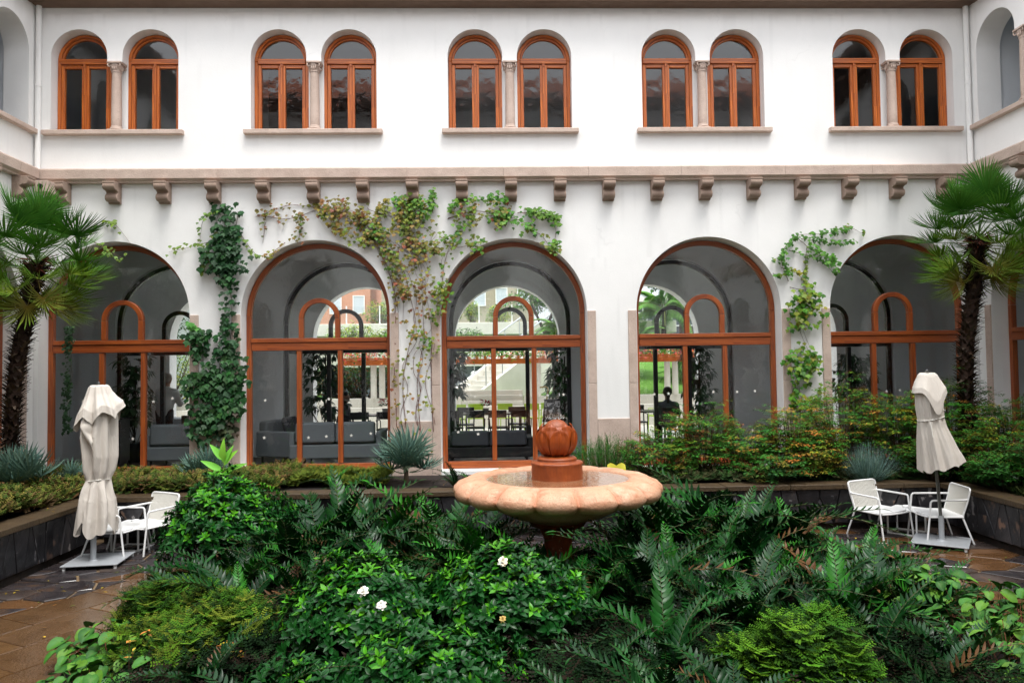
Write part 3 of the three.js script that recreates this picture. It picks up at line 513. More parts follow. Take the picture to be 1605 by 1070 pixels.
{ // left parasol: long folded skin with a drooping square top flap, tied halfway
  const t = thing('parasol', 'closed cream parasol on the left, tied halfway, nearly reaching its base', 'parasol', [-5.5, 0, 3.16]);
  parasolBase(t, 0.12, -0.04, 0.06); obj('pole', rod([-0.04, 0.3, 0.06], [-0.02, 2.29, 0], 0.022, 0.019, 12), M.pole, t);
  obj('finial', rod([-0.02, 2.25, 0], [-0.02, 2.3, 0], 0.013, 0.011, 10), M.steel, t);
  const pleat = (a, v) => { const k = 4, s = Math.pow(0.5 + 0.5 * Math.cos(k * a + 0.7 + 0.5 * Math.sin(5 * v)), 1.6); return s; };
  // folded panels: eight ribs gather the canvas into deep, uneven vertical pleats
  const ridge = (a, n, ph, sharp) => Math.pow(Math.abs(Math.cos(a * n / 2 + ph)), sharp);
  obj('skin', cloth(rowsFrom([[2.05, 0.11, -0.02, 0], [1.85, 0.165, 0, 0], [1.6, 0.178, -0.015, 0], [1.35, 0.168, 0.0, 0], [1.16, 0.15, -0.01, 0], [1.06, 0.135, -0.015, 0.0], [0.96, 0.15, -0.02, 0.01], [0.8, 0.18, -0.02, 0.01], [0.55, 0.196, -0.02, 0.02], [0.34, 0.205, -0.03, 0.02]], 80), 240, (a, v, y) => {
    const tw = 0.35 * Math.sin(3.1 * v + 1), f = 0.34 * (ridge(a, 8, 0.4 + tw, 1.7) - 0.45) + 0.2 * (ridge(a, 5, 1.1 - tw * 2, 2.2) - 0.4) + 0.05 * ridge(a, 19, 5 * v, 1.5) * v, w = 1 - 0.55 * Math.exp(-Math.pow((y - 1.06) * 12, 2));
    return [f * w, sst(0.7, 1, v) * (0.19 * (1 - ridge(a, 4, 0.72, 0.9)) + 0.05 * (1 - ridge(a, 8, 0.4, 1.2)))];
  }), M.canvas, t);
  obj('top_flap', cloth(rowsFrom([[2.255, 0.03, -0.02, 0], [2.258, 0.085, -0.02, 0], [2.235, 0.105, -0.02, 0], [2.12, 0.138, -0.015, 0], [2.02, 0.168, -0.005, 0.01], [1.94, 0.192, 0.0, 0.02], [1.82, 0.205, 0, 0.02]], 50), 240, (a, v) => {
    const right = Math.exp(-Math.pow((((a + 0.15 + Math.PI) % (2 * Math.PI)) - Math.PI) * 1.6, 2)), leftc = Math.exp(-Math.pow((a - 2.75) * 1.7, 2)), back = Math.exp(-Math.pow((a - 4.6) * 1.4, 2));
    return [v * (0.28 * (ridge(a, 9, 0.3 + 0.6 * v, 1.8) - 0.45) + 0.34 * right + 0.2 * leftc + 0.05 * ridge(a, 21, 4 * v, 1.4)), v * v * (0.1 * right - 0.1 * leftc + 0.14 * ridge(a, 5, 0.9, 1.3) - 0.05)];
  }), M.canvas, t);
  // loose fold bulging out of the middle
  const P = [], I = [], n = 22; for (let j = 0; j <= n; j++) for (let i = 0; i <= 12; i++) { const v = j / n, u = i / 12 * 2 - 1, w = 0.09 * Math.sin(Math.PI * Math.min(1, v * 1.12 + 0.05)) + 0.006, b = 0.1 * Math.sin(Math.PI * v) * (1 - u * u) + 0.02 * Math.sin(8 * v + 3 * u); P.push(-0.07 + 0.16 * Math.abs(v - 0.35) + u * w, 1.86 - 0.46 * v - 0.13 * u * Math.cos(2.2 * v), 0.15 + b); if (i < 12 && j < n) { const q = j * 13 + i; I.push(q, q + 13, q + 1, q + 1, q + 13, q + 14); } }
  const g = new THREE.BufferGeometry(); g.setAttribute('position', new THREE.Float32BufferAttribute(P, 3)); g.setIndex(I); g.computeVertexNormals(); obj('loose_fold', metric(g), M.canvas, t);
  obj('tie', tube([...Array(20).keys()].map((i) => { const a = i / 20 * 2 * Math.PI; return [-0.015 + Math.cos(a) * 0.142, 1.06 + 0.01 * Math.sin(2 * a), Math.sin(a) * 0.142]; }), 0.007, 60, 6, true), M.cord, t);
}
{ // right parasol: leaning a little, the skirt spread like a bell
  const t = thing('parasol', 'closed cream parasol on the right, leaning, its skirt spread like a bell', 'parasol', [5.42, 0, 3.08]);
  parasolBase(t, -0.62, 0.01, 0); obj('pole', rod([0.01, 0.3, 0], [-0.115, 2.3, 0], 0.021, 0.019, 12), M.pole, t);
  obj('finial', rod([-0.112, 2.26, 0], [-0.115, 2.31, 0], 0.013, 0.011, 10), M.steel, t);
  obj('skin', cloth(rowsFrom([[2.12, 0.1, -0.105, 0], [2.0, 0.148, -0.1, 0], [1.8, 0.15, -0.095, 0], [1.66, 0.145, -0.085, 0], [1.55, 0.158, -0.075, 0.0], [1.4, 0.19, -0.05, 0], [1.2, 0.225, -0.015, 0], [1.03, 0.252, 0.01, 0]], 64), 144, (a, v, y) => {
    const k = sst(0.35, 1, v), rg = Math.abs(Math.cos(4 * a + 0.5 + 0.3 * Math.sin(2 * v))), s = 0.2 * (Math.pow(rg, 1.7) - 0.45) * (0.75 + 0.25 * k) + 0.05 * Math.abs(Math.cos(7.5 * a + 4 * v)) * Math.abs(Math.sin(a / 2)) + 0.015 * Math.sin(27 * a + 9 * v); return [s + k * 0.16 * Math.cos(a + 0.2), sst(0.75, 1, v) * (0.022 * Math.cos(8 * a + 1) + 0.07 * Math.cos(a))];
  }), M.canvas, t);
  obj('top_flap', cloth(rowsFrom([[2.262, 0.03, -0.112, 0], [2.265, 0.085, -0.112, 0], [2.23, 0.11, -0.11, 0], [2.12, 0.152, -0.105, 0.0], [2.02, 0.182, -0.1, 0.01], [1.92, 0.192, -0.098, 0.01]], 40), 120, (a, v) => {
    const c = Math.pow(Math.abs(Math.cos(2 * a + Math.PI)), 1.2), front = Math.pow(Math.max(0, Math.sin(a)), 6); const side = Math.pow(Math.abs(Math.cos(a)), 5); return [v * (0.1 * side + 0.05 * Math.abs(Math.cos(4 * a + 0.5)) - 0.04 * front), v * v * (0.1 - 0.02 * side - 0.3 * front)];
  }), M.canvas, t);
  obj('tie', tube([...Array(20).keys()].map((i) => { const a = i / 20 * 2 * Math.PI; return [-0.085 + Math.cos(a) * 0.158, 1.665 + 0.035 * Math.cos(a), Math.sin(a) * 0.158]; }), 0.008, 60, 6, true), M.cord, t);
  obj('tie_end', [tube([[-0.17, 1.63, 0.13], [-0.17, 1.55, 0.155], [-0.17, 1.43, 0.18]], 0.006, 10, 5), tube([[-0.06, 1.72, 0.155], [-0.12, 1.79, 0.17], [0.02, 1.78, 0.155]], 0.006, 12, 5)], M.cord, t);
}

// ---------- plants ----------
const soilY = (x, z) => { const e = Math.min(4.05 - Math.abs(x + 0.05), z - 3.25); return -0.02 + 0.3 * sst(-0.1, 1.8, e); };
class Leaves { // gathers leaves, each a folded and bent blade, into one geometry with vertex colours
  constructor() { this.P = []; this.K = []; this.I = []; }
  blade(o, d, n, L, W, c, s = {}) {
    const { segs = 3, fold = 0.25, curl = 0.25, prof = (t) => Math.sin(Math.PI * Math.pow(t, 0.85)), tip = null, sway = 0 } = s;
    const side = d.clone().cross(n).normalize(), up = side.clone().cross(d).normalize(), b = this.P.length / 3;
    for (let i = 0; i <= segs; i++) {
      const t = i / segs, w = W / 2 * Math.max(prof(t), i === segs ? 0.02 : 0.06), k = tip ? mix3(c, tip, t) : c;
      const cx = o.x + d.x * L * t - up.x * curl * L * t * t + side.x * sway * L * t * t, cy = o.y + d.y * L * t - up.y * curl * L * t * t + side.y * sway * L * t * t, cz = o.z + d.z * L * t - up.z * curl * L * t * t + side.z * sway * L * t * t;
      for (const q of [-1, 0, 1]) { const f = q ? fold * w : 0; this.P.push(cx + side.x * w * q + up.x * f, cy + side.y * w * q + up.y * f, cz + side.z * w * q + up.z * f); this.K.push(k[0], k[1], k[2]); }
      if (i) { const a = b + (i - 1) * 3; this.I.push(a, a + 1, a + 3, a + 1, a + 4, a + 3, a + 1, a + 2, a + 4, a + 2, a + 5, a + 4); }
    }
  }
  stem(a, b, r, c) { // three-sided twig
    const d = b.clone().sub(a).normalize(), s = Math.abs(d.y) < 0.9 ? V(0, 1, 0) : V(1, 0, 0), u = d.clone().cross(s).normalize(), w = d.clone().cross(u), n = this.P.length / 3;
    for (const [p, q] of [[a, r], [b, r * 0.7]]) for (let k = 0; k < 3; k++) { const g = k * 2.094; this.P.push(p.x + (u.x * Math.cos(g) + w.x * Math.sin(g)) * q, p.y + (u.y * Math.cos(g) + w.y * Math.sin(g)) * q, p.z + (u.z * Math.cos(g) + w.z * Math.sin(g)) * q); this.K.push(...c); }
    for (let k = 0; k < 3; k++) { const m = (k + 1) % 3; this.I.push(n + k, n + m, n + 3 + k, n + m, n + 3 + m, n + 3 + k); }
  }
  fan(o, d, n, pts, c) { // flat outlined leaf (lobed), pts in leaf units along and across
    const side = d.clone().cross(n).normalize(), up = side.clone().cross(d).normalize(), b = this.P.length / 3;
    for (const [t, s, h] of pts) { this.P.push(o.x + d.x * t + side.x * s + up.x * h, o.y + d.y * t + side.y * s + up.y * h, o.z + d.z * t + side.z * s + up.z * h); this.K.push(...c); }
    for (let i = 1; i < pts.length - 1; i++) this.I.push(b, b + i, b + i + 1);
  }
  geo() {
    const g = new THREE.BufferGeometry(); g.setAttribute('position', new THREE.Float32BufferAttribute(this.P, 3)); g.setAttribute('color', new THREE.Float32BufferAttribute(this.K, 3)); g.setIndex(this.I); g.computeVertexNormals(); return g;
  }
}
const leafM = phy({ vertexColors: true, roughness: 0.55, specularIntensity: 0.45 });
const glossM = phy({ vertexColors: true, roughness: 0.3, specularIntensity: 0.34 });
const softM = phy({ vertexColors: true, roughness: 0.8, specularIntensity: 0.2 });
const barkM = std({ map: T.bark, color: C(0.6, 0.55, 0.5), roughness: 0.9, bumpMap: T.coarse, bumpScale: 0.02 });
const vary = (c, k = 0.25) => { const l = 1 + rr(-k, k), h = rr(-0.12, 0.12); return [c[0] * l * (1 + h), c[1] * l, c[2] * l * (1 - h)]; };
const onBall = () => { const y = rr(-1, 1), a = rr(0, 6.283), r = Math.sqrt(1 - y * y); return V(r * Math.cos(a), y, r * Math.sin(a)); };
const stuffPart = (name, l, mat, parent) => { const m = obj(name, l.geo ? l.geo() : l, mat, parent); m.userData.kind = 'stuff'; return m; };

// --- ferns: arching fronds with sickle-shaped leaflets
function frondGeo(len, pairs, droop, base, tipc, wid = 0.12) {
  const l = new Leaves(), pt = (t) => V(0, len * (t * 0.85 - droop * 0.52 * t * t * t), len * (0.5 * t * t + 0.22 * t) * (0.6 + droop));
  for (let i = 0; i < 7; i++) l.stem(pt(i / 7), pt((i + 1) / 7), 0.0035, [0.05, 0.06, 0.02]);
  for (let i = 0; i < pairs; i++) for (const s of [-1, 1]) {
    const t = 0.14 + 0.86 * (i + (s > 0 ? 0.3 : 0)) / pairs, p = pt(t), dir = pt(Math.min(1, t + 0.03)).sub(pt(t - 0.03)).normalize();
    const n = V(1, 0, 0).cross(dir).normalize(), d = V(s, 0, 0).addScaledVector(dir, 0.35 + 0.5 * t + rr(-0.08, 0.08)).addScaledVector(n, rr(-0.25, 0.1)).normalize();
    const L = wid * (0.62 + 0.9 * Math.sin(Math.PI * Math.pow(t, 0.75)) * 0.5) * (1 - 0.45 * t * t) * rr(0.85, 1.12);
    l.blade(p, d, n.clone().multiplyScalar(-1).multiplyScalar(-1), L, L * 0.36, vary(mix3(base, tipc, t * t * rnd()), 0.25), { segs: 4, curl: rr(0.1, 0.4), fold: rr(0.05, 0.3), sway: s * -0.22, prof: (u) => Math.pow(Math.sin(Math.PI * Math.min(1, 0.12 + u * 0.88)), 0.8) * (1 - 0.25 * u) });
  }
  const e = pt(1), dd = pt(1).sub(pt(0.94)).normalize(); l.blade(e, dd, V(0, 1, 0.2), wid * 0.7, wid * 0.22, tipc, { segs: 3 });
  return l.geo();
}
reseed(71);
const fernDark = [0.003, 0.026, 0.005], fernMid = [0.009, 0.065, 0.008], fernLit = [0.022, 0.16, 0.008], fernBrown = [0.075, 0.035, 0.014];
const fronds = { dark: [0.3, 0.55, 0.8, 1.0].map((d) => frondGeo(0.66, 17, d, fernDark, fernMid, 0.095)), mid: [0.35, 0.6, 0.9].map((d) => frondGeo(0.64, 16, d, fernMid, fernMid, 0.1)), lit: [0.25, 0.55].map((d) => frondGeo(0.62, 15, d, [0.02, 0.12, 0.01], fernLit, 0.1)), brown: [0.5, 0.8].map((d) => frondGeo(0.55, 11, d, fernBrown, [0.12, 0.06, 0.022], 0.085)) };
function fern(name, label, x, y, z, size, group, mixd = {}) {
  const t = thing(name, label, 'fern', [x, y, z], rr(0, 6.28), group), n = mixd.n ?? Math.round(rr(8, 11));
  for (let i = 0; i < n; i++) {
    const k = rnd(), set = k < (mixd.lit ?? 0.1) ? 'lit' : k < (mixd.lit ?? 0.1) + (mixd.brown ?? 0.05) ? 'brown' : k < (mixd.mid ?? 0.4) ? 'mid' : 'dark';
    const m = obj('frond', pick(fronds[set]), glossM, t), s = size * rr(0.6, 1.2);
    m.rotation.set(rr(-0.15, 0.42), i / n * 6.283 + rr(-0.35, 0.35), rr(-0.15, 0.15), 'YXZ'); m.scale.setScalar(s); m.position.y = -0.02;
  }
  return t;
}
reseed(72);
const G_R = 'dark glossy ferns massed to the right of the fountain', G_L = 'dark glossy ferns massed to the left of the fountain', G_F = 'dark ferns in the shade at the near edge of the bed';
const nth = ['first', 'second', 'third', 'fourth', 'fifth', 'sixth', 'seventh', 'eighth', 'ninth', 'tenth'], rowName = ['back row', 'second row', 'third row', 'fourth row', 'fifth row', 'sixth row', 'front row'];
for (let j = 0; j < 7; j++) { let k = 0; for (let i = 0; i < 7; i++) {
  const x = 0.65 + i * 0.5 + rr(-0.16, 0.16) + (j % 2) * 0.2, z = 3.75 + j * 0.52 + rr(-0.15, 0.15);
  if (x > (z < 4.7 ? 3.35 : 3.75) || (x < 1.45 && z < 5.4) || (x < 0.95 && z < 6.2) || (z > 6.75 && x > 2.7) || (z > 6.6 && x < 0.8)) continue;
  fern('fern', 'dark glossy fern right of the fountain, ' + rowName[j] + ', ' + nth[k++] + ' from the left', x, soilY(x, z), z, rr(1.1, 1.4) * (z < 5.0 && x < 2.95 ? 1.5 : z < 5.6 && x < 2.9 ? 1.2 : 1), G_R, { lit: 0.07, brown: 0.04, n: 11 });
} }
const LF = [[-2.9, 4.6, 1.5], [-2.5, 4.1, 1.8], [-2.05, 3.75, 2.05], [-1.6, 3.8, 1.95], [-1.2, 3.9, 1.8], [-0.8, 4.0, 1.4], [-2.2, 4.5, 1.65], [-1.75, 4.45, 1.6], [-1.25, 4.55, 1.45], [-2.65, 5.0, 1.4], [-2.15, 5.15, 1.35], [-1.6, 5.15, 1.35], [-1.05, 5.2, 1.2], [-2.95, 5.5, 1.3], [-2.4, 5.7, 1.2], [-3.15, 5.15, 1.3], [-2.75, 6.1, 1.1], [-0.6, 5.85, 1.05], [-0.05, 6.1, 0.95], [0.5, 6.15, 0.95], [0.25, 6.45, 0.9], [-2.0, 6.05, 1.1], [-1.5, 5.75, 1.1], [0.75, 5.95, 1.1], [-3.0, 3.95, 1.3], [-2.0, 4.9, 1.4], [-3.4, 5.6, 1.0], [-0.8, 4.5, 1.75], [-0.5, 4.2, 1.5], [-0.6, 5.2, 1.4], [-1.0, 4.6, 1.75], [-0.3, 5.6, 1.1], [-0.85, 5.6, 1.4]].sort((p, q) => p[1] - q[1]);
for (let r = 0; r < LF.length; r += 5) LF.slice(r, r + 5).sort((p, q) => p[0] - q[0]).forEach(([x, z, s], k) => fern('fern', 'dark glossy fern left of the fountain, ' + rowName[r / 5] + ', ' + nth[k] + ' from the left', x, soilY(x, z), z, s * 1.06, G_L, { lit: 0.1, brown: 0.14, n: 11 }));
for (const [x, z, s, w] of [[0.95, 4.3, 1.5, 'behind the right side of the bowl'], [1.1, 5.1, 1.4, 'beside the right of the fountain stem'], [0.8, 5.7, 1.35, 'in front of the fountain stem, right'], [0.38, 6.0, 1.35, 'in front of the stem, centre'], [-0.12, 6.0, 1.45, 'in front of the stem, left'], [0.85, 6.15, 1.5, 'below the front right of the rim'], [-0.5, 6.05, 1.5, 'below the front left of the rim'], [1.4, 4.7, 1.7, 'under the right end of the rim']]) fern('fern', 'dark glossy fern under the fountain bowl, ' + w, x, soilY(x, z), z, s, G_R, { n: 10 });
fern('fern', 'bright green fern standing against the left front of the fountain rim', -0.62, 0.35, 6.05, 1.15, undefined, { n: 6, lit: 0.9, brown: 0, mid: 1 });
fern('fern', 'fern with one broad arching frond above the fine-leaved mound at right', 0.75, 0.25, 7.3, 1.35, undefined, { n: 10, lit: 0.0, brown: 0, mid: 0.95 });
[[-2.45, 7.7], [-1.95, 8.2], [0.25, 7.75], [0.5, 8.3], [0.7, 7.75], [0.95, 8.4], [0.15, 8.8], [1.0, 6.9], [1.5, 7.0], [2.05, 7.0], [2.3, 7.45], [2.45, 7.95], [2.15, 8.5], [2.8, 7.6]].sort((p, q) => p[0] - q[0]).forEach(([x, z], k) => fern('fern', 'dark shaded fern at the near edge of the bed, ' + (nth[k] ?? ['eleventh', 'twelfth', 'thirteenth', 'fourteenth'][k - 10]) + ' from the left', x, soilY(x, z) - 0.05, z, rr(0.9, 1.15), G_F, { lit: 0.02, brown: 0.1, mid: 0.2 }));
[[-2.9, 0.7, 'under the right half of the second door'], [-2.35, 0.75, 'left of the blue dwarf palm'], [-1.05, 0.8, 'right of the blue dwarf palm'], [-0.75, 0.7, 'under the left pane of the middle door'], [-0.35, 0.55, 'under the centre of the middle door']].forEach(([x, s, w]) => fern('fern', 'small fern on the raised bed ' + w, x, 0.6, 1.55 + rr(-0.15, 0.15), s, 'small ferns on the raised bed behind the fountain', { lit: 0.25, brown: 0.1 }));

// --- gardenia: domes of leaf rosettes, a few white flowers
function gardenia(label, x, z, rx, ry, rz, n, seed, y0 = 0, bright = 0.4) {
  reseed(seed);
  const t = thing('gardenia_bush', label, 'shrub', [x, y0, z]), l = new Leaves(), w = new Leaves();
  for (let i = 0; i < n; i++) {
    let d = onBall(); if (d.y < -0.25) d.y = -d.y * 0.6; d.normalize();
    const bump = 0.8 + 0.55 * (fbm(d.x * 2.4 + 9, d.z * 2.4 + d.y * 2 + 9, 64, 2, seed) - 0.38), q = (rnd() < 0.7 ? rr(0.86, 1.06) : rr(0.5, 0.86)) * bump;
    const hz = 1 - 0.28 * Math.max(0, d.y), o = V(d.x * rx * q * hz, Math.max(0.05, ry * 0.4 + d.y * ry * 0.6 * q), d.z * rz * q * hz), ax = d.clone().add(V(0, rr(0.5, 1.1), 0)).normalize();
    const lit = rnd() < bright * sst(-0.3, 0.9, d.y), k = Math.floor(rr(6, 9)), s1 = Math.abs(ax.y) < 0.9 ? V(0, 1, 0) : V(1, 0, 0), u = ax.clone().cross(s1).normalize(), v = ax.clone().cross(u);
    if (i % 3 === 0) w.stem(o.clone().addScaledVector(ax, -0.3).lerp(V(0, 0.1, 0), 0.3), o, 0.006, [0.06, 0.045, 0.03]);
    for (let j = 0; j < k; j++) {
      const a = j * 2.4 + rr(-0.3, 0.3), inner = j / k, open = lerp(1.15, 0.35, inner), dir = u.clone().multiplyScalar(Math.cos(a) * open).addScaledVector(v, Math.sin(a) * open).addScaledVector(ax, 1 - open * 0.62).normalize();
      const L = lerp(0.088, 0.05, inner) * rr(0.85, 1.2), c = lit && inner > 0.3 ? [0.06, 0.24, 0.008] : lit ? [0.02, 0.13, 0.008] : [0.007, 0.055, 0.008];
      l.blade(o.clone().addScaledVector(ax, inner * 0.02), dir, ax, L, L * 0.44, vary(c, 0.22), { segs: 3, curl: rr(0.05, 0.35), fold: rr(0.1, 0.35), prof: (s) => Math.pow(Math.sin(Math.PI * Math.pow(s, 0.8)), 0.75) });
    }
  }
  stuffPart('foliage', l, glossM, t); stuffPart('branches', w, softM, t);
  return t;
}
function flower(t, x, y, z, r, c, seed) {
  reseed(seed); const l = new Leaves(), o = V(x, y, z), ax = V(rr(-0.3, 0.3), 0.6, 0.8).normalize(), u = ax.clone().cross(V(1, 0, 0)).normalize(), v = ax.clone().cross(u);
  for (let k = 0; k < 3; k++) for (let i = 0; i < 7; i++) { const a = i / 7 * 6.283 + k * 0.5, op = [1.25, 0.8, 0.4][k], d = u.clone().multiplyScalar(Math.cos(a) * op).addScaledVector(v, Math.sin(a) * op).addScaledVector(ax, 1.2 - op).normalize(); l.blade(o, d, ax, r * [1, 0.8, 0.55][k] * rr(0.85, 1.1), r * 0.62, vary(c, 0.05), { segs: 3, curl: rr(-0.1, 0.5), prof: (s) => Math.pow(Math.sin(Math.PI * (0.08 + 0.84 * s)), 0.6) }); }
  obj('flower', l.geo(), softM, t);
}
gardenia('large rounded gardenia bush beside the left chairs', -3.48, 4.3, 0.86, 1.34, 0.8, 1150, 81, 0, 0.5);
{ const a = gardenia('broad gardenia bush at the front with two white flowers', -1.55, 6.95, 0.72, 0.86, 0.7, 760, 82, 0.12);
  flower(a, 0.1, 0.68, 0.42, 0.042, [0.86, 0.85, 0.8], 821); flower(a, 0.24, 0.6, 0.5, 0.042, [0.86, 0.85, 0.8], 822);
  const b = gardenia('gardenia bush below the fountain with one cream flower', -0.42, 6.75, 0.85, 0.86, 0.7, 900, 83, 0.14);
  flower(b, -0.01, 0.8, 0.42, 0.042, [0.8, 0.76, 0.62], 831); flower(b, -0.02, 0.47, 0.72, 0.026, [0.6, 0.42, 0.14], 832);
  gardenia('low gardenia bush at the bottom edge, left of centre', -0.95, 7.75, 0.8, 0.62, 0.6, 700, 84, 0.05, 0.3);
  gardenia('small gardenia bush in the shade at the bottom edge', -1.75, 7.9, 0.55, 0.5, 0.5, 380, 85, 0.02, 0.15); }

// --- fine-leaved mounds: sprigs of tiny leaves scattered over a lumpy dome
const sprig = (() => {
  reseed(91); const l = new Leaves();
  for (let b = 0; b < 5; b++) { const a = b * 1.257 + rr(-0.2, 0.2), d = V(Math.cos(a) * 0.8, 0.45, Math.sin(a) * 0.8).normalize(); for (let i = 1; i <= 6; i++) for (const s of [-1, 1]) { const o = d.clone().multiplyScalar(i * 0.012), n = V(0, 1, 0), side = d.clone().cross(n).normalize().multiplyScalar(s); l.blade(o, side.addScaledVector(d, 0.6).normalize(), n, 0.017, 0.0095, [1, 1, 1], { segs: 2, curl: 0.2 }); } }
  return l.geo();
})();
function scatter(parent, name, geo, mat, n, place) {
  const m = new THREE.InstancedMesh(geo, mat, n), q = new THREE.Object3D(); m.name = parent ? name : numbered(name); let k = 0;
  for (let i = 0; i < n; i++) { const r = place(i, q); if (!r) continue; q.updateMatrix(); m.setMatrixAt(k, q.matrix); m.setColorAt(k, new THREE.Color().setRGB(...r)); k++; }
  m.count = k; m.castShadow = m.receiveShadow = true; m.userData.kind = 'stuff'; (parent ?? scene).add(m); return m;
}
function mound(name, label, x, y, z, rx, ry, rz, n, seed, cols, size = 1, group) {
  reseed(seed);
  const t = thing(name, label, 'shrub', [x, y, z], 0, group), P = new THREE.SphereGeometry(1, 24, 12, 0, 6.283, 0, 1.57), p = P.attributes.position, lump = (d) => 0.8 + 0.95 * (fbm(d.x * 2.6 + 8, d.z * 2.6 + d.y * 1.4 + 8, 64, 3, seed) - 0.42);
  for (let i = 0; i < p.count; i++) { const d = V().fromBufferAttribute(p, i), q = lump(d) * 0.82; p.setXYZ(i, d.x * rx * q, d.y * ry * q, d.z * rz * q); }
  P.computeVertexNormals(); obj('twigs', metric(P), M.soil, t);
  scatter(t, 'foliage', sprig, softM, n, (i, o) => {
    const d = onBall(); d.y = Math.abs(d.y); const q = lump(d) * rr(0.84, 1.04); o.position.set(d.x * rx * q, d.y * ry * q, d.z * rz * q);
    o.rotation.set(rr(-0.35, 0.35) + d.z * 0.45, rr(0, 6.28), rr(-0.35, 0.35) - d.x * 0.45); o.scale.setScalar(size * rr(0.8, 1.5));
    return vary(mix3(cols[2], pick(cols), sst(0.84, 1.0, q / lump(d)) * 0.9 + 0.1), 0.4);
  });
  return t;
}
const gcols = [[0.035, 0.11, 0.006], [0.06, 0.13, 0.007], [0.008, 0.028, 0.003], [0.09, 0.12, 0.01]];
mound('fine_leaved_mound', 'fine-leaved olive green mound at the left edge of the bed', -3.25, 0.05, 6.0, 0.62, 0.5, 0.55, 1500, 92, gcols);
mound('fine_leaved_mound', 'fine-leaved mound flecked with yellow, lower left of the bed', -2.75, 0.05, 6.75, 0.75, 0.46, 0.6, 1900, 93, gcols);
mound('fine_leaved_mound', 'small fine-leaved mound just below the large gardenia', -3.75, 0.0, 5.15, 0.42, 0.4, 0.4, 700, 94, [gcols[2], gcols[0], gcols[2]]);
mound('fine_leaved_mound', 'bright fine-leaved mound at lower right, below the ferns', 1.55, 0.1, 7.75, 0.62, 0.58, 0.5, 1900, 95, [gcols[0], [0.04, 0.13, 0.006], gcols[2], [0.075, 0.18, 0.009]]);
{ reseed(96); // yellowing seedlings through the left mound
  const t = thing('yellowing_seedlings', 'yellow-leaved seedlings growing through the lower left mound', 'plant', [-2.75, 0.38, 6.95]), l = new Leaves();
  for (let i = 0; i < 34; i++) { const o = V(rr(-0.6, 0.6), rr(-0.12, 0.12), rr(-0.3, 0.45)); l.stem(o.clone().add(V(0, -0.25, 0)), o, 0.004, [0.08, 0.05, 0.03]); for (let k = 0; k < 5; k++) { const a = rr(0, 6.28); l.blade(o.clone().add(V(0, -k * 0.012, 0)), V(Math.cos(a), rr(0.1, 0.6), Math.sin(a)).normalize(), V(0, 1, 0), rr(0.04, 0.07), 0.022, vary(pick([[0.42, 0.3, 0.02], [0.22, 0.25, 0.02], [0.1, 0.2, 0.02], [0.45, 0.16, 0.03]])), { curl: 0.3 }); } }
  obj('foliage', l.geo(), leafM, t).userData.kind = 'stuff'; }

{ const u = scatter(null, 'undergrowth', sprig, softM, 9000, (i, o) => { const x = rr(-4.1, 4.0), z = rr(3.4, 9.6); if (x < -3.2 && z > 4.6 || x > 3.0 && z > 5) return null; o.position.set(x, soilY(x, z) + rr(-0.02, 0.07), z); o.rotation.set(rr(-0.6, 0.6), rr(0, 6.28), rr(-0.6, 0.6)); o.scale.setScalar(rr(1.1, 2.3)); return vary(pick([[0.003, 0.014, 0.003], [0.006, 0.022, 0.004], [0.016, 0.01, 0.006]]), 0.4); }); tag(u, 'dark low undergrowth between the ferns and bushes of the bed', 'undergrowth'); }
// --- heart-leaved plants: every leaf a mesh of its own
const hearts = [0, 1, 2].map((q) => {
  reseed(97 + q); const P = [0, 0, 0], K = [], I = [], n = 18, c = [[0.012, 0.075, 0.008], [0.03, 0.13, 0.01], [0.075, 0.19, 0.012]][q]; K.push(...mix3(c, [0.12, 0.22, 0.03], 0.3));
  for (let r = 1; r <= 2; r++) for (let i = 0; i <= n; i++) { const a = i / n * 6.283, s = Math.sin(a / 2), rad = (0.52 + 0.48 * Math.pow(s, 0.8) - 0.1 * Math.pow(Math.abs(Math.sin(a)), 2) + 0.16 * Math.exp(-Math.pow((a - 3.14) * 2.2, 2))) * 0.062 * r / 2, x = Math.sin(a) * rad * 0.92, z = -Math.cos(a) * rad; P.push(x, 0.02 * Math.abs(x) / 0.05 - 0.16 * z * z / 0.06 * 0.9 + rr(-0.002, 0.002), z); K.push(...vary(r === 2 ? c : mix3(c, [0.1, 0.24, 0.05], 0.25), 0.12)); }
  for (let i = 0; i < n; i++) { I.push(0, 2 + i, 1 + i); const a = 1 + i, b = n + 2 + i; I.push(a, a + 1, b, a + 1, b + 1, b); }
  const g = new THREE.BufferGeometry(); g.setAttribute('position', new THREE.Float32BufferAttribute(P, 3)); g.setAttribute('color', new THREE.Float32BufferAttribute(K, 3)); g.setIndex(I); g.computeVertexNormals(); return g.translate(0, 0, 0.03);
});
function heartPlant(label, x, z, n, spread, h, seed, group, y = 0.02) {
  reseed(seed); const t = thing('heart_leaved_plant', label, 'plant', [x, y, z], 0, group), st = new Leaves();
  for (let i = 0; i < n; i++) {
    const a = rr(0, 6.28), r = Math.sqrt(rnd()) * spread, m = obj('leaf', pick(hearts), leafM, t), hh = h * rr(0.55, 1.1) * (1.1 - 0.5 * r / spread);
    m.position.set(Math.cos(a) * r, hh, Math.sin(a) * r); m.rotation.set(rr(0.05, 0.7), Math.PI / 2 - a + rr(-0.9, 0.9), rr(-0.35, 0.35), 'YXZ'); m.scale.setScalar(rr(0.75, 1.35));
    st.stem(V(Math.cos(a) * r * 0.3, 0, Math.sin(a) * r * 0.3), m.position.clone(), 0.0035, pick([[0.1, 0.05, 0.03], [0.06, 0.12, 0.03], [0.3, 0.1, 0.06]]));
  }
  obj('stems', st.geo(), softM, t).userData.kind = 'stuff';
}
const HL = 'heart-leaved plants in the lower left corner of the bed', HR = 'heart-leaved plants along the right edge of the bed';
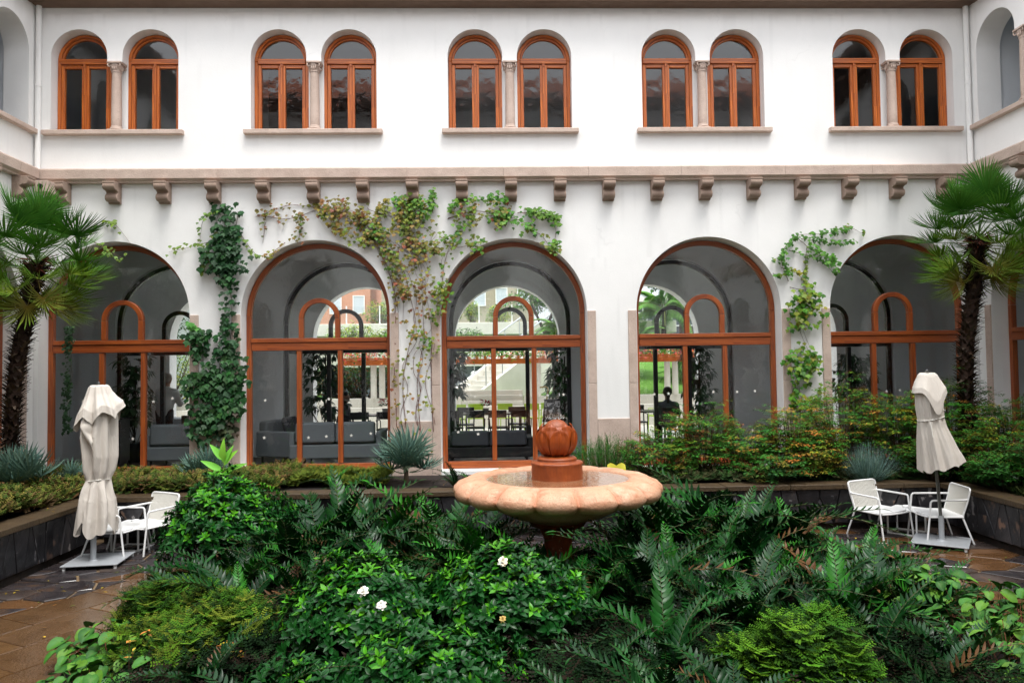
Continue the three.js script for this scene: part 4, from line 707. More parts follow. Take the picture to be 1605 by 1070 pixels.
for (const [k, x, z] of [[0, -3.55, 6.75], [1, -3.3, 7.05], [2, -3.0, 7.25], [3, -3.75, 6.5], [4, -2.6, 7.4], [5, -3.4, 7.4]]) heartPlant('heart-leaved plant in the lower left corner of the bed, ' + ['in the middle of the patch', 'near the front', 'front right', 'at the very left edge', 'farthest right', 'nearest the camera'][k], x, z, 44, 0.34, 0.3, 200 + k, HL);
for (let k = 0; k < 20; k++) { reseed(400 + k); const z = 5.0 + k * 0.155, x = 3.15 + rr(-0.5, 0.35) + (z - 5) * 0.12; heartPlant('heart-leaved plant along the right edge of the bed, ' + (nth[k] ?? ['eleventh', 'twelfth', 'thirteenth', 'fourteenth', 'fifteenth', 'sixteenth', 'seventeenth', 'eighteenth', 'nineteenth', 'twentieth'][k - 10]) + ' from the back', x, z, 34, 0.34, 0.36 + 0.1 * (k % 3), 220 + k, HR, 0.05); }
{ reseed(240); const t = thing('strap_leaved_plant', 'upright strap-leaved plant among heart-shaped leaves at the right', 'plant', [3.3, 0.1, 6.55]);
  for (let i = 0; i < 8; i++) { const l = new Leaves(), a = rr(0, 6.28); l.blade(V(0, 0, 0), V(Math.cos(a) * 0.35, 1, Math.sin(a) * 0.35).normalize(), V(Math.cos(a), 0.2, Math.sin(a)), rr(0.32, 0.46), 0.05, vary([0.035, 0.17, 0.03]), { segs: 6, curl: -0.12, prof: (s) => Math.pow(Math.sin(Math.PI * (0.25 + 0.75 * s)), 0.6) }); obj('leaf', l.geo(), leafM, t); } }
{ reseed(241); const t = thing('broad_leaved_plant', 'yellow-green notched broad leaf standing behind the fountain rim', 'plant', [0.95, 0.7, 4.15]);
  for (const s of [-1, 1]) { const l = new Leaves(); l.blade(V(0, 0.42, 0), V(s * 0.42, 0.85, 0.1).normalize(), V(-s * 0.15, 0.25, 1), 0.17, 0.14, [0.42, 0.4, 0.035], { segs: 6, curl: 0.25, fold: 0.25, prof: (u) => Math.pow(Math.sin(Math.PI * (0.2 + 0.75 * u)), 0.6) }); obj('leaf', l.geo(), leafM, t); }
  const st = new Leaves(); st.stem(V(0.02, -0.5, 0), V(0, 0.43, 0), 0.006, [0.12, 0.2, 0.04]); st.stem(V(0.02, 0.3, 0), V(0.22, 0.36, 0.02), 0.004, [0.12, 0.2, 0.04]); obj('stem', st.geo(), softM, t); }
{ reseed(242); const t = thing('canna', 'canna with bright green paddle leaves in front of the ivy-clad pier', 'plant', [-4.49, 0.6, 1.6]);
  for (const [a, e, L] of [[0.1, 1.25, 0.32], [2.6, 0.55, 0.34], [0.35, 0.5, 0.36], [3.0, 1.0, 0.3], [1.5, 1.4, 0.34], [5.4, 0.7, 0.3]]) { const l = new Leaves(), o = V(rr(-0.02, 0.02), rr(0.3, 0.5), 0); l.blade(o, V(Math.cos(a) * Math.cos(e), Math.sin(e), 0.25).normalize(), V(-Math.cos(a) * 0.3, 0.5, 1), L, 0.1, vary([0.16, 0.42, 0.04], 0.15), { segs: 7, curl: 0.3, fold: 0.3, prof: (u) => Math.pow(Math.sin(Math.PI * Math.pow(u, 0.7)), 0.8) }); obj('leaf', l.geo(), leafM, t); }
  obj('stem', rod([0, -0.05, 0], [0.01, 0.5, 0], 0.014, 0.008), softM2(), t); }
function softM2() { return std({ color: C(0.12, 0.2, 0.05), roughness: 0.7 }); }

// --- shrubs of the raised beds
function nandina(label, x, y, z, w, h, n, seed, cols, group) {
  reseed(seed); const t = thing('nandina_bush', label, 'shrub', [x, y, z], 0, group), l = new Leaves(), st = new Leaves();
  for (let i = 0; i < n; i++) {
    const a = rr(0, 6.28), f = Math.sqrt(rnd()), hh = h * (0.28 + 0.72 * Math.pow(rnd(), 0.75)) * (1 - 0.3 * f * f) * (0.8 + 0.45 * noise(Math.cos(a) * f * 3 + 9, Math.sin(a) * f * 3 + 9, 64, seed)), o = V(Math.cos(a) * f * w, hh, Math.sin(a) * f * w * 0.8), dir = V(Math.cos(a) * 0.8, 0.35, Math.sin(a) * 0.8 + 0.25).normalize(), c = mix3(rnd() < 0.5 ? nG : pick(cols), pick(cols), rnd() * 0.5), top = sst(0.3, 1, hh / h);
    if (i % 4 === 0) st.stem(V(o.x * 0.35, 0, o.z * 0.35), o, 0.006, [0.09, 0.06, 0.035]);
    const L = rr(0.14, 0.24), dn = V(0, 1, 0), side = dir.clone().cross(dn).normalize(); st.stem(o, o.clone().addScaledVector(dir, L), 0.002, [0.2, 0.08, 0.04]);
    for (let k = 0; k < 9; k++) for (const s of [-1, 1]) { const u = (k + 1) / 9, p = o.clone().addScaledVector(dir, L * u).addScaledVector(side, s * rr(0.0, 0.06) * (1.2 - u)).add(V(0, rr(-0.02, 0.015) - 0.05 * u * u, 0)), d = side.clone().multiplyScalar(s).addScaledVector(dir, rr(0.3, 1)).add(V(0, rr(-0.5, 0.15), 0)).normalize(); l.blade(p, d, V(rr(-0.4, 0.4), 1, rr(-0.2, 0.5)), rr(0.04, 0.062), rr(0.017, 0.025), vary(mix3(c, cols[0], (1 - top) * 0.5), 0.3), { segs: 2, curl: 0.25 }); }
  }
  stuffPart('foliage', l, leafM, t); stuffPart('stems', st, softM, t); return t;
}
const nG = [0.032, 0.15, 0.012], nY = [0.13, 0.23, 0.012], nO = [0.4, 0.14, 0.02], nR = [0.26, 0.05, 0.025], nD = [0.01, 0.055, 0.01], nX = [0.36, 0.3, 0.015];
nandina('low reddish nandina just right of the rosemary', 2.1, 0.6, 1.15, 0.5, 0.72, 330, 301, [nG, nG, nO, nY, nD]);
nandina('nandina with red young shoots before the fourth door', 2.85, 0.6, 1.05, 0.5, 1.2, 330, 302, [nG, nD, nR, nY, nG]);
nandina('green nandina under the right pane of the fourth door', 3.45, 0.6, 1.15, 0.48, 0.86, 330, 303, [nG, [0.03, 0.15, 0.03], nG, nO]);
nandina('nandina with orange tips at the foot of the right vine', 4.25, 0.6, 1.2, 0.52, 1.1, 360, 304, [nG, nY, nG, nO, nD]);
nandina('nandina with a cluster of orange leaves beside the blue grass', 4.42, 0.6, 1.5, 0.36, 0.8, 300, 305, [nG, nO, nX, nG, nO]);
nandina('tall nandina under the left half of the fifth door', 5.15, 0.6, 0.95, 0.55, 1.45, 420, 306, [nG, nY, nG, nO, nD]);
nandina('tall yellowing nandina left of the right parasol', 5.95, 0.6, 1.15, 0.5, 1.35, 460, 307, [nG, nY, nG, nX, nD, nO]);
nandina('tall green nandina at the foot of the right palm', 6.75, 0.6, 1.25, 0.62, 1.5, 560, 308, [nG, nG, nD, nY, nG, nO]);
nandina('dark nandina right of the palm trunk', 7.5, 0.6, 1.6, 0.6, 1.3, 480, 309, [nD, nG, nD, nX, nG]);
nandina('nandina flecked with gold above the right coping', 6.95, 0.6, 2.3, 0.5, 0.95, 430, 310, [nD, nG, nG, nX, nX, nG]);
nandina('purplish dark nandina at the right edge of the picture', 7.1, 0.6, 3.2, 0.6, 0.95, 430, 311, [nD, nG, [0.06, 0.045, 0.05], nG]);
nandina('dense dark green nandina below the gold one', 6.55, 0.6, 2.75, 0.36, 0.55, 300, 312, [nD, nG, nG]);
nandina('mixed nandina low under the right vine', 3.75, 0.6, 1.6, 0.5, 0.45, 280, 313, [nD, nG, nO, nD]);
nandina('dark nandina between the palm and the fifth door', 6.2, 0.6, 1.7, 0.45, 0.75, 330, 314, [nD, nG, nD, nY]);
function tuft(name, label, cat, x, y, z, n, L, W, cols, seed, lean = 0.9) {
  reseed(seed); const t = thing(name, label, cat, [x, y, z]), l = new Leaves();
  for (let i = 0; i < n; i++) { const a = rr(0, 6.28), e = Math.sqrt(rnd()) * lean, d = V(Math.cos(a) * Math.sin(e), Math.cos(e), Math.sin(a) * Math.sin(e)).normalize(); l.blade(V(Math.cos(a) * 0.06 * rnd(), 0, Math.sin(a) * 0.06 * rnd()), d, V(Math.cos(a), 0.4, Math.sin(a)), L * rr(0.6, 1.1), W, vary(pick(cols), 0.2), { segs: 4, curl: rr(0.05, 0.35), fold: 0.2, prof: (s) => 1 - 0.85 * s }); }
  stuffPart('blades', l, softM, t); return t;
}
tuft('blue_grass', 'blue-grey tuft of fine grass behind the right-hand chairs', 'grass tuft', 5.12, 0.58, 1.78, 1000, 0.62, 0.0075, [[0.13, 0.22, 0.19], [0.2, 0.31, 0.27], [0.07, 0.13, 0.09]], 321, 1.15);
{ reseed(322); const t = thing('rosemary_bush', 'dense green rosemary beside the right edge of the middle door', 'shrub', [1.3, 0.6, 1.2]), l = new Leaves(), st = new Leaves();
  for (let i = 0; i < 620; i++) { const a = rr(0, 6.28), f = Math.sqrt(rnd()), x = Math.cos(a) * f * 0.56, z = Math.sin(a) * f * 0.38, h = (0.74 - 0.25 * f * f) * rr(0.6, 1.08), lean = V(Math.cos(a) * 0.3 * f, 1, Math.sin(a) * 0.3 * f).normalize(), b = V(x, h - 0.2, z), br = x > 0.1 ? rnd() < 0.35 : rnd() < 0.06; st.stem(V(x * 0.5, 0, z * 0.5), b, 0.004, [0.12, 0.08, 0.05]); for (let k = 0; k < 26; k++) { const g = rr(0, 6.28), d = V(Math.cos(g) * 0.8, rr(0.5, 1), Math.sin(g) * 0.8).normalize(); l.blade(b.clone().addScaledVector(lean, k / 26 * 0.2), d, V(0, 1, 0.1), rr(0.026, 0.04), 0.0065, vary(br ? [0.13, 0.08, 0.03] : [0.035, 0.13, 0.02], 0.3), { segs: 2, curl: 0 }); } }
  stuffPart('foliage', l, softM, t); stuffPart('stems', st, softM, t); }
// creeping ground cover of the left bed
function carpet(name, label, x0, x1, z0, z1, y, n, seed, cols, size) {
  reseed(seed); const m = scatter(null, name, sprig, softM, n, (i, o) => { const x = rr(x0, x1), z = rr(z0, z1), hgt = fbm(x * 1.5 + 30, z * 1.5 + 30, 128, 3, seed); o.position.set(x, y + 0.26 * hgt + rr(-0.05, 0.03), z); o.rotation.set(rr(-0.5, 0.7), rr(0, 6.28), rr(-0.5, 0.5)); o.scale.setScalar(size * rr(0.8, 1.5)); return vary(pick(cols), 0.35); });
  return tag(m, label, 'ground cover');
}
const oc = [[0.05, 0.085, 0.012], [0.09, 0.12, 0.018], [0.03, 0.055, 0.01], [0.14, 0.13, 0.03], [0.12, 0.07, 0.03]];
carpet('ground_cover', 'olive creeping ground cover along the back left raised bed', -7.9, -3.7, 0.2, 1.78, 0.6, 7000, 331, oc, 1.5);
carpet('ground_cover', 'olive creeping ground cover on the left side raised bed', -8.1, -6.38, 1.85, 6, 0.6, 6000, 332, oc, 1.5);
carpet('ground_cover', 'yellow-green mossy ground cover below the second door', -3.65, -2.2, 0.1, 1.2, 0.58, 1700, 333, [[0.1, 0.13, 0.015], [0.06, 0.09, 0.012]], 1.1);
carpet('ground_cover', 'dark ground cover under the right raised bed shrubs', 1.9, 7.9, 0.3, 1.75, 0.55, 3000, 334, [[0.025, 0.06, 0.015], [0.05, 0.05, 0.02]], 1.4);
carpet('ground_cover', 'dark ground cover along the right side raised bed', 6.4, 7.9, 1.9, 5, 0.55, 2200, 335, [[0.025, 0.06, 0.015], [0.05, 0.07, 0.02]], 1.4);

// --- fan palms
function fanGeo(n, L, W, arc, c, tip, droop, petiole, pc, seed) {
  reseed(seed); const l = new Leaves(); l.stem(V(0, 0, 0), V(0, petiole * 0.5, 0.01), 0.011, pc); l.stem(V(0, petiole * 0.5, 0.01), V(0, petiole, 0), 0.008, pc);
  for (let i = 0; i < n; i++) {
    const a = (i / (n - 1) - 0.5) * arc, len = L * (0.72 + 0.28 * Math.cos(a * 0.62)) * rr(0.94, 1.05), d = V(Math.sin(a), Math.cos(a), 0.16 * Math.cos(a * 2) - 0.1).normalize();
    l.blade(V(0, petiole, 0), d, V(0, 0, 1), len, W, vary(c, 0.18), { segs: 6, curl: droop * rr(0.5, 1.5), fold: 0.45, tip: vary(tip, 0.2), prof: (s) => s < 0.6 ? 0.2 + 1.5 * s : Math.pow((1 - s) / 0.4, 0.9) * 1.1 + 0.02, sway: rr(-0.06, 0.06) });
  }
  return l.geo();
}
const palmFans = [fanGeo(44, 0.52, 0.024, 4.0, [0.026, 0.115, 0.01], [0.07, 0.21, 0.02], 0.1, 0.7, [0.06, 0.12, 0.02], 341), fanGeo(42, 0.52, 0.024, 4.4, [0.04, 0.14, 0.012], [0.09, 0.24, 0.022], 0.2, 0.66, [0.06, 0.12, 0.02], 342), fanGeo(40, 0.5, 0.023, 4.8, [0.16, 0.2, 0.014], [0.1, 0.26, 0.022], 0.35, 0.64, [0.1, 0.14, 0.02], 343), fanGeo(36, 0.5, 0.022, 4.8, [0.2, 0.14, 0.018], [0.12, 0.24, 0.026], 0.4, 0.56, [0.16, 0.12, 0.03], 344)];
const blueFans = [0, 1, 2].map((k) => fanGeo(20, 0.36, 0.024, 3.6, [0.07, 0.14, 0.11], [0.13, 0.22, 0.17], 0.1 + 0.12 * k, 0.2, [0.12, 0.16, 0.1], 346 + k));
function placeFan(t, geo, p, az, el, roll, s, mat = leafM) { // petiole points outward at azimuth az, elevation el; blade faces up
  const m = obj('frond', geo, mat, t); m.position.copy(p); m.rotation.set(Math.PI / 2 - el, az, roll, 'YXZ'); m.scale.setScalar(s); return m;
}
function palm(label, pts, r, seed, n, bias) {
  reseed(seed); const t = thing('fan_palm', label, 'palm tree', [pts[0][0], 0.55, pts[0][2]]), cv = new THREE.CatmullRomCurve3(pts.map(([x, y, z]) => V(x - pts[0][0], y - 0.55, z - pts[0][2])));
  const len = cv.getLength(), top = cv.getPoint(1), g = new THREE.TubeGeometry(cv, 60, r, 18), p = g.attributes.position;
  for (let i = 0; i < p.count; i++) { const c = cv.getPoint(Math.floor(i / 19) / 60), d = V().fromBufferAttribute(p, i).sub(c), k = 0.86 + 0.3 * noise(i % 18 * 0.9, Math.floor(i / 19) * 0.8, 64, seed); p.setXYZ(i, c.x + d.x * k, c.y + d.y * k, c.z + d.z * k); }
  g.computeVertexNormals(); obj('trunk', metric(g), barkM, t);
  const st = new Leaves(), q = V();
  for (let i = 0; i < 900; i++) { const u = (i + rnd()) / 900, a = i * 2.39996 + rr(-0.2, 0.2), c = cv.getPoint(u), k = u < 0.12 ? 0.5 : 1; q.set(Math.cos(a), 0, Math.sin(a)); const up = rnd() < 0.75 ? 1 : -0.6; st.blade(c.clone().addScaledVector(q, r * 0.86), V(q.x * 0.95, up, q.z * 0.95).normalize(), q, rr(0.08, 0.16) * k, rr(0.045, 0.07), vary(pick([[0.035, 0.022, 0.015], [0.06, 0.04, 0.027], [0.02, 0.013, 0.01], [0.11, 0.08, 0.055]]), 0.3), { segs: 2, curl: -0.25, fold: 0.4, prof: (s) => 1 - 0.6 * s }); }
  stuffPart('leaf_bases', st, softM, t);
  for (let i = 0; i < n; i++) {
    const u = i / (n - 1), az = i * 2.39996 + rr(-0.2, 0.2), el = lerp(1.4, -1.1, Math.pow(u, 0.85)) + rr(-0.12, 0.12), kind = u > 0.8 ? 3 : u > 0.5 ? 2 : u > 0.25 ? 1 : 0;
    placeFan(t, palmFans[kind], top.clone().add(V(0, 0.1 - 0.3 * u, 0)), az, el, rr(-0.3, 0.3), bias * rr(0.88, 1.08));
  }
  const fr = new Leaves(); for (let i = 0; i < 60; i++) { const a = rr(0, 6.28); const b = top.clone().add(V(Math.cos(a) * 0.1, rr(-0.15, 0.1), Math.sin(a) * 0.1)); fr.stem(b, b.clone().add(V(Math.cos(a) * rr(0.05, 0.22), rr(-0.1, 0.12), Math.sin(a) * rr(0.05, 0.22))), 0.009, vary([0.1, 0.03, 0.018], 0.4)); }
  obj('flower_stalks', fr.geo(), softM, t).userData.kind = 'stuff';
  return t;
}
palm('shaggy fan palm before the left corner, trunk leaning right', [[-7.68, 0.55, 1.5], [-7.66, 1.5, 1.5], [-7.58, 2.5, 1.5], [-7.4, 3.5, 1.5], [-7.3, 4.05, 1.5]], 0.095, 351, 46, 0.97);
palm('shaggy fan palm before the right corner, beside the parasol', [[6.82, 0.55, 1.5], [6.84, 1.6, 1.5], [6.88, 2.6, 1.5], [7.05, 3.7, 1.5], [7.12, 4.3, 1.5]], 0.095, 352, 46, 0.93);
function bluePalm(label, x, y, z, n, s, seed) {
  reseed(seed); const t = thing('blue_fan_palm', label, 'palm', [x, y, z], 0);
  for (let i = 0; i < n; i++) { const u = i / n; placeFan(t, pick(blueFans), V(rr(-0.08, 0.08), 0.05 + 0.1 * (1 - u), rr(-0.08, 0.08)), i * 2.39996, lerp(1.5, 0.15, u) + rr(-0.1, 0.1), rr(-0.4, 0.4), s * rr(0.8, 1.1), softM); }
  const st = new Leaves(); st.stem(V(0, -0.1, 0), V(0, 0.12, 0), 0.05, [0.08, 0.06, 0.04]); obj('stump', st.geo(), softM, t);
}
bluePalm('blue-grey dwarf fan palm under the left tall palm', -7.45, 0.68, 1.7, 20, 1.25, 361);
bluePalm('blue-grey dwarf fan palm between the second and third doors', -1.85, 0.72, 1.0, 20, 1.25, 362);
bluePalm('blue-grey dwarf fan palm in front of the first door', -5.05, 0.62, 0.9, 13, 1.0, 363);
bluePalm('small blue-grey dwarf fan palm beside the left pier', -6.9, 0.6, 1.2, 8, 0.7, 364);

// --- climbers on the facade
const lobed = (s) => [[0, 0, 0], [0.12 * s, 0.42 * s, -0.06 * s], [0.5 * s, 0.5 * s, 0], [0.62 * s, 0.24 * s, 0.05 * s], [1.0 * s, 0, -0.12 * s], [0.62 * s, -0.24 * s, 0.05 * s], [0.5 * s, -0.5 * s, 0], [0.12 * s, -0.42 * s, -0.06 * s]];
function vineLeaf(l, x, y, z, size, c, lift = 0.5) { l.fan(V(x, y, z), V(rr(-0.5, 0.5), -1, rr(0.1, 0.7)).normalize(), V(rr(-0.45, 0.45), rr(0.2, 0.9), 1).normalize(), lobed(size), c); }
// runs: [points, half width, leaves per metre, leaf size, colours]
function climber(label, seed, runs, stemC, z0 = 0.015, thin = false, more = 1) {
  reseed(seed); const t = thing('climbing_vine', label, 'climber', [0, 0, 0]), l = new Leaves(), st = new Leaves();
  for (const [pts, hw, dens, size, cols, stems = 1] of runs) {
    const cv = new THREE.CatmullRomCurve3(pts.map(([x, y]) => V(x, y, z0)), false, 'catmullrom', 0.4), len = cv.getLength(), n = Math.max(8, Math.round(len * 14));
    for (let s = 0; s < stems; s++) { let prev = null; const ph = rr(0, 9), am = s ? hw * 0.8 : 0.02; for (let i = 0; i <= n; i++) { const p = cv.getPoint(i / n); p.x += am * (noise(i * 0.22 + ph, ph, 64, 3) - 0.5) * 2; p.y += 0.02 * (noise(i * 0.6, ph, 64, 4) - 0.5); p.z = z0 + 0.008 * rnd(); if (prev) st.stem(prev, p, lerp(0.0085, 0.003, i / n) * (s ? 0.75 : 1), vary(stemC, 0.2)); prev = p; } }
    const m = Math.round(len * dens * more);
    for (let i = 0; i < m; i++) {
      const u = rnd(), p = cv.getPoint(u), tg = cv.getTangent(u), nx = -tg.y, ny = tg.x, o = (rnd() + rnd() - 1) * hw * (0.7 + 0.6 * noise(u * len * 2.2, 5, 64, seed)) * 1.3, clump = noise((p.x + 40) * 3.2, (p.y + 40) * 3.2, 512, seed + 7);
      if (clump < 0.4 && rnd() < 0.8) continue;
      if (thin && p.y < 3.5 && rnd() < 0.55) continue;
      const c = mix3(pick(cols), cols[Math.floor(clump * cols.length * 0.999)], 0.45);
      vineLeaf(l, p.x + nx * o, p.y + ny * o + 0.02, z0 + 0.02 + Math.min(0.16, dens * size * hw * 0.5) * rnd(), size * (thin ? 0.94 : 1) * rr(0.65, 1.2), vary(c, 0.3));
    }
  }
  stuffPart('foliage', l, leafM, t); stuffPart('stems', st, softM, t); return t;
}
const iv = [[0.007, 0.042, 0.01], [0.012, 0.062, 0.013], [0.016, 0.08, 0.014], [0.01, 0.04, 0.011]], ivY = [[0.1, 0.19, 0.03], [0.16, 0.24, 0.03], [0.07, 0.14, 0.03]], ivR = [[0.09, 0.075, 0.035], [0.07, 0.05, 0.03], [0.03, 0.07, 0.02]];
climber('dense dark green ivy column on the pier left of the second door', 371, [
  [[[-5.0, 5.3], [-5.02, 4.9], [-5.0, 4.5], [-5.02, 4.1]], 0.3, 300, 0.105, iv, 2], [[[-4.8, 5.15], [-4.85, 4.8], [-4.95, 4.4]], 0.14, 130, 0.1, iv], [[[-5.0, 4.2], [-4.92, 3.75], [-4.93, 3.4], [-5.0, 3.1]], 0.2, 150, 0.1, iv, 2],
  [[[-4.98, 3.3], [-4.9, 2.9], [-4.85, 2.5], [-4.85, 2.0], [-4.9, 1.6]], 0.2, 230, 0.11, [...iv, ivR[2]], 2], [[[-5.45, 3.1], [-5.4, 2.7], [-5.32, 2.2], [-5.32, 1.7], [-5.25, 1.2], [-5.2, 0.75]], 0.26, 240, 0.11, [...iv, ivR[2]], 2], [[[-5.1, 3.1], [-5.1, 2.6], [-5.12, 2.1], [-5.1, 1.5]], 0.22, 170, 0.11, iv], [[[-4.85, 1.75], [-4.9, 1.5], [-5.0, 1.25]], 0.2, 130, 0.1, [...ivR, iv[0]]],
  [[[-5.05, 4.75], [-5.3, 4.62], [-5.55, 4.55], [-5.75, 4.5], [-5.98, 4.46]], 0.07, 70, 0.075, [...ivY, ivR[0]]], [[[-5.1, 5.1], [-5.3, 5.08], [-5.42, 4.95], [-5.46, 4.6]], 0.06, 60, 0.075, ivY], [[[-5.2, 4.45], [-5.34, 4.3], [-5.38, 4.05]], 0.06, 45, 0.075, ivY], [[[-4.75, 4.75], [-4.6, 4.5], [-4.45, 4.35]], 0.06, 24, 0.07, ivY], [[[-5.6, 3.25], [-5.48, 3.1]], 0.08, 70, 0.1, [[0.06, 0.2, 0.03]]],
], [0.12, 0.085, 0.06], 0.015, false, 1.45);
const au = [[0.09, 0.16, 0.012], [0.17, 0.19, 0.015], [0.2, 0.12, 0.02], [0.2, 0.06, 0.03], [0.13, 0.15, 0.015], [0.06, 0.14, 0.012]], auG = [[0.035, 0.14, 0.01], [0.06, 0.19, 0.012], [0.1, 0.18, 0.012]], auB = [[0.12, 0.17, 0.015], [0.18, 0.16, 0.02], [0.2, 0.08, 0.03], [0.08, 0.13, 0.015]];
climber('autumn-coloured creeper fanning over the second and third arches', 372, [
  [[[-1.92, 0.95], [-2.0, 2.2], [-1.8, 3.25], [-2.0, 4.15], [-2.33, 4.7], [-2.76, 5.1], [-3.3, 5.22]], 0.16, 44, 0.066, au, 2], [[[-1.7, 0.95], [-1.75, 2.2], [-1.63, 3.05], [-1.68, 4.05], [-1.85, 5.1]], 0.2, 52, 0.066, au, 3], [[[-1.48, 0.95], [-1.53, 2.6], [-1.35, 3.6], [-1.24, 4.35], [-1.01, 4.8], [-0.57, 5.05]], 0.14, 42, 0.066, [...au, ...auG], 2], [[[-2.1, 1.0], [-2.14, 2.4], [-2.12, 3.6], [-2.3, 4.3], [-2.6, 4.75], [-3.1, 5.12], [-3.9, 5.25], [-4.5, 5.05]], 0.08, 20, 0.062, auB, 3],
  [[[-2.4, 5.2], [-2.1, 5.05], [-1.8, 4.95], [-1.5, 4.75], [-1.55, 4.4]], 0.34, 300, 0.078, [[0.1, 0.15, 0.015], [0.16, 0.17, 0.015], [0.17, 0.1, 0.02], [0.08, 0.15, 0.015]], 2], [[[-1.9, 4.6], [-1.75, 4.2], [-1.6, 3.8]], 0.3, 130, 0.07, au, 2], [[[-2.15, 5.3], [-1.75, 5.2], [-1.45, 5.1]], 0.14, 120, 0.078, auG], [[[-1.47, 5.12], [-1.47, 5.5]], 0.07, 90, 0.07, auG],
  [[[-3.4, 5.2], [-3.0, 5.15], [-2.7, 5.0], [-2.5, 4.75], [-2.35, 4.6]], 0.2, 120, 0.07, [...au, auG[0]], 2], [[[-3.35, 5.15], [-3.1, 4.85], [-2.75, 4.65], [-2.55, 4.6]], 0.13, 110, 0.075, [auG[0], au[1], au[2]]], [[[-4.45, 5.1], [-4.1, 5.02], [-3.75, 5.05], [-3.4, 5.2]], 0.13, 34, 0.062, auB, 2], [[[-3.75, 5.1], [-3.72, 4.85], [-3.8, 4.6]], 0.1, 60, 0.062, auB], [[[-4.35, 4.95], [-4.38, 4.6]], 0.05, 24, 0.06, auB], [[[-4.0, 4.6], [-4.2, 4.45], [-4.3, 4.3]], 0.07, 50, 0.066, auB],
  [[[-1.2, 5.15], [-0.85, 5.35], [-0.5, 5.3], [-0.2, 5.35]], 0.09, 90, 0.074, auG], [[[-1.2, 5.0], [-0.8, 5.12], [-0.45, 5.08], [-0.2, 4.9]], 0.2, 130, 0.07, [au[0], au[1], auG[1], au[3]], 2], [[[-1.35, 4.7], [-1.05, 4.5], [-0.8, 4.55], [-0.55, 4.5]], 0.15, 90, 0.072, [au[0], au[1], auG[0]]], [[[-0.4, 5.05], [-0.05, 5.0], [0.2, 4.85]], 0.17, 170, 0.076, [auG[0], auG[1], [0.1, 0.2, 0.025]], 2], [[[0.0, 5.1], [0.35, 5.05], [0.62, 4.98], [0.66, 4.7], [0.58, 4.45]], 0.08, 110, 0.074, auG], [[[0.15, 4.85], [0.4, 4.7], [0.55, 4.5], [0.7, 4.38]], 0.1, 110, 0.074, [...auG, au[2]]], [[[0.1, 5.15], [0.4, 5.05], [0.75, 5.02]], 0.04, 50, 0.07, auG],
  [[[-2.3, 4.5], [-2.1, 4.1], [-1.98, 3.7], [-2.0, 3.2]], 0.12, 80, 0.072, [...au, auG[0]]], [[[-1.35, 3.9], [-1.4, 3.5], [-1.42, 3.1]], 0.12, 80, 0.072, [auG[0], au[0], au[1]]], [[[-1.9, 3.0], [-1.6, 2.95], [-1.42, 2.7]], 0.12, 50, 0.066, [...auG, au[4]]],
], [0.16, 0.06, 0.05], 0.015, true, 1.35);
const ry = [[0.07, 0.2, 0.012], [0.14, 0.23, 0.015], [0.035, 0.13, 0.01], [0.2, 0.18, 0.015], [0.05, 0.17, 0.012]];
climber('yellow-green creeper on the pier between the fourth and fifth doors', 373, [
  [[[4.97, 1.0], [4.92, 1.6], [4.86, 2.1], [5.05, 2.5], [4.85, 3.1], [4.95, 3.7]], 0.18, 95, 0.09, ry, 2], [[[4.72, 3.75], [4.95, 3.7], [5.2, 3.75]], 0.22, 200, 0.09, ry], [[[4.9, 3.6], [5.0, 3.3], [5.05, 3.0]], 0.3, 250, 0.088, ry, 2], [[[5.12, 2.6], [5.0, 2.3], [4.85, 2.2], [4.72, 2.4], [4.8, 2.7]], 0.17, 130, 0.09, ry], [[[4.8, 2.1], [4.7, 1.8], [4.78, 1.6]], 0.1, 70, 0.085, ry], [[[4.9, 1.85], [5.15, 1.75], [5.25, 2.1]], 0.08, 50, 0.08, ry, 2],
  [[[4.7, 3.85], [4.59, 4.3], [4.88, 4.64], [5.35, 4.68], [5.89, 4.74]], 0.055, 95, 0.062, [ry[0], ry[2], ry[4]]], [[[4.95, 4.6], [5.25, 4.55], [5.6, 4.5], [5.95, 4.55]], 0.05, 80, 0.06, [ry[0], ry[2]]], [[[4.9, 4.62], [5.15, 4.4], [5.43, 4.25], [5.6, 4.05]], 0.055, 100, 0.064, [ry[0], ry[2], ry[4]]], [[[4.75, 4.4], [5.1, 4.3], [5.35, 4.15], [5.55, 3.98]], 0.05, 90, 0.062, [ry[0], ry[2]]], [[[4.6, 4.3], [4.41, 4.2]], 0.04, 70, 0.062, ry], [[[4.6, 4.1], [4.85, 4.0], [5.0, 3.85]], 0.045, 60, 0.06, ry], [[[4.42, 4.0], [4.6, 3.9]], 0.05, 60, 0.062, ry], [[[5.05, 4.45], [5.0, 4.1], [5.0, 3.8]], 0.03, 50, 0.06, ry], [[[5.5, 4.72], [5.8, 4.8], [6.05, 4.68]], 0.05, 70, 0.06, ry],
], [0.14, 0.1, 0.06]);
climber('narrow dark creeper hanging down the stone jamb by the left palm', 374, [[[[-7.58, 3.2], [-7.6, 2.4], [-7.62, 1.4]], 0.06, 170, 0.055, [[0.03, 0.075, 0.03], [0.02, 0.055, 0.02]], 2]], [0.08, 0.07, 0.05]);
climber('sparse yellow-green creeper on the wall behind the left palm crown', 375, [[[[-7.9, 4.9], [-7.4, 4.75], [-7.0, 4.5], [-6.7, 4.35]], 0.1, 50, 0.07, ivY, 2], [[[-7.3, 4.9], [-6.9, 4.95], [-6.6, 4.6]], 0.07, 40, 0.07, ivY]], [0.14, 0.1, 0.06]);
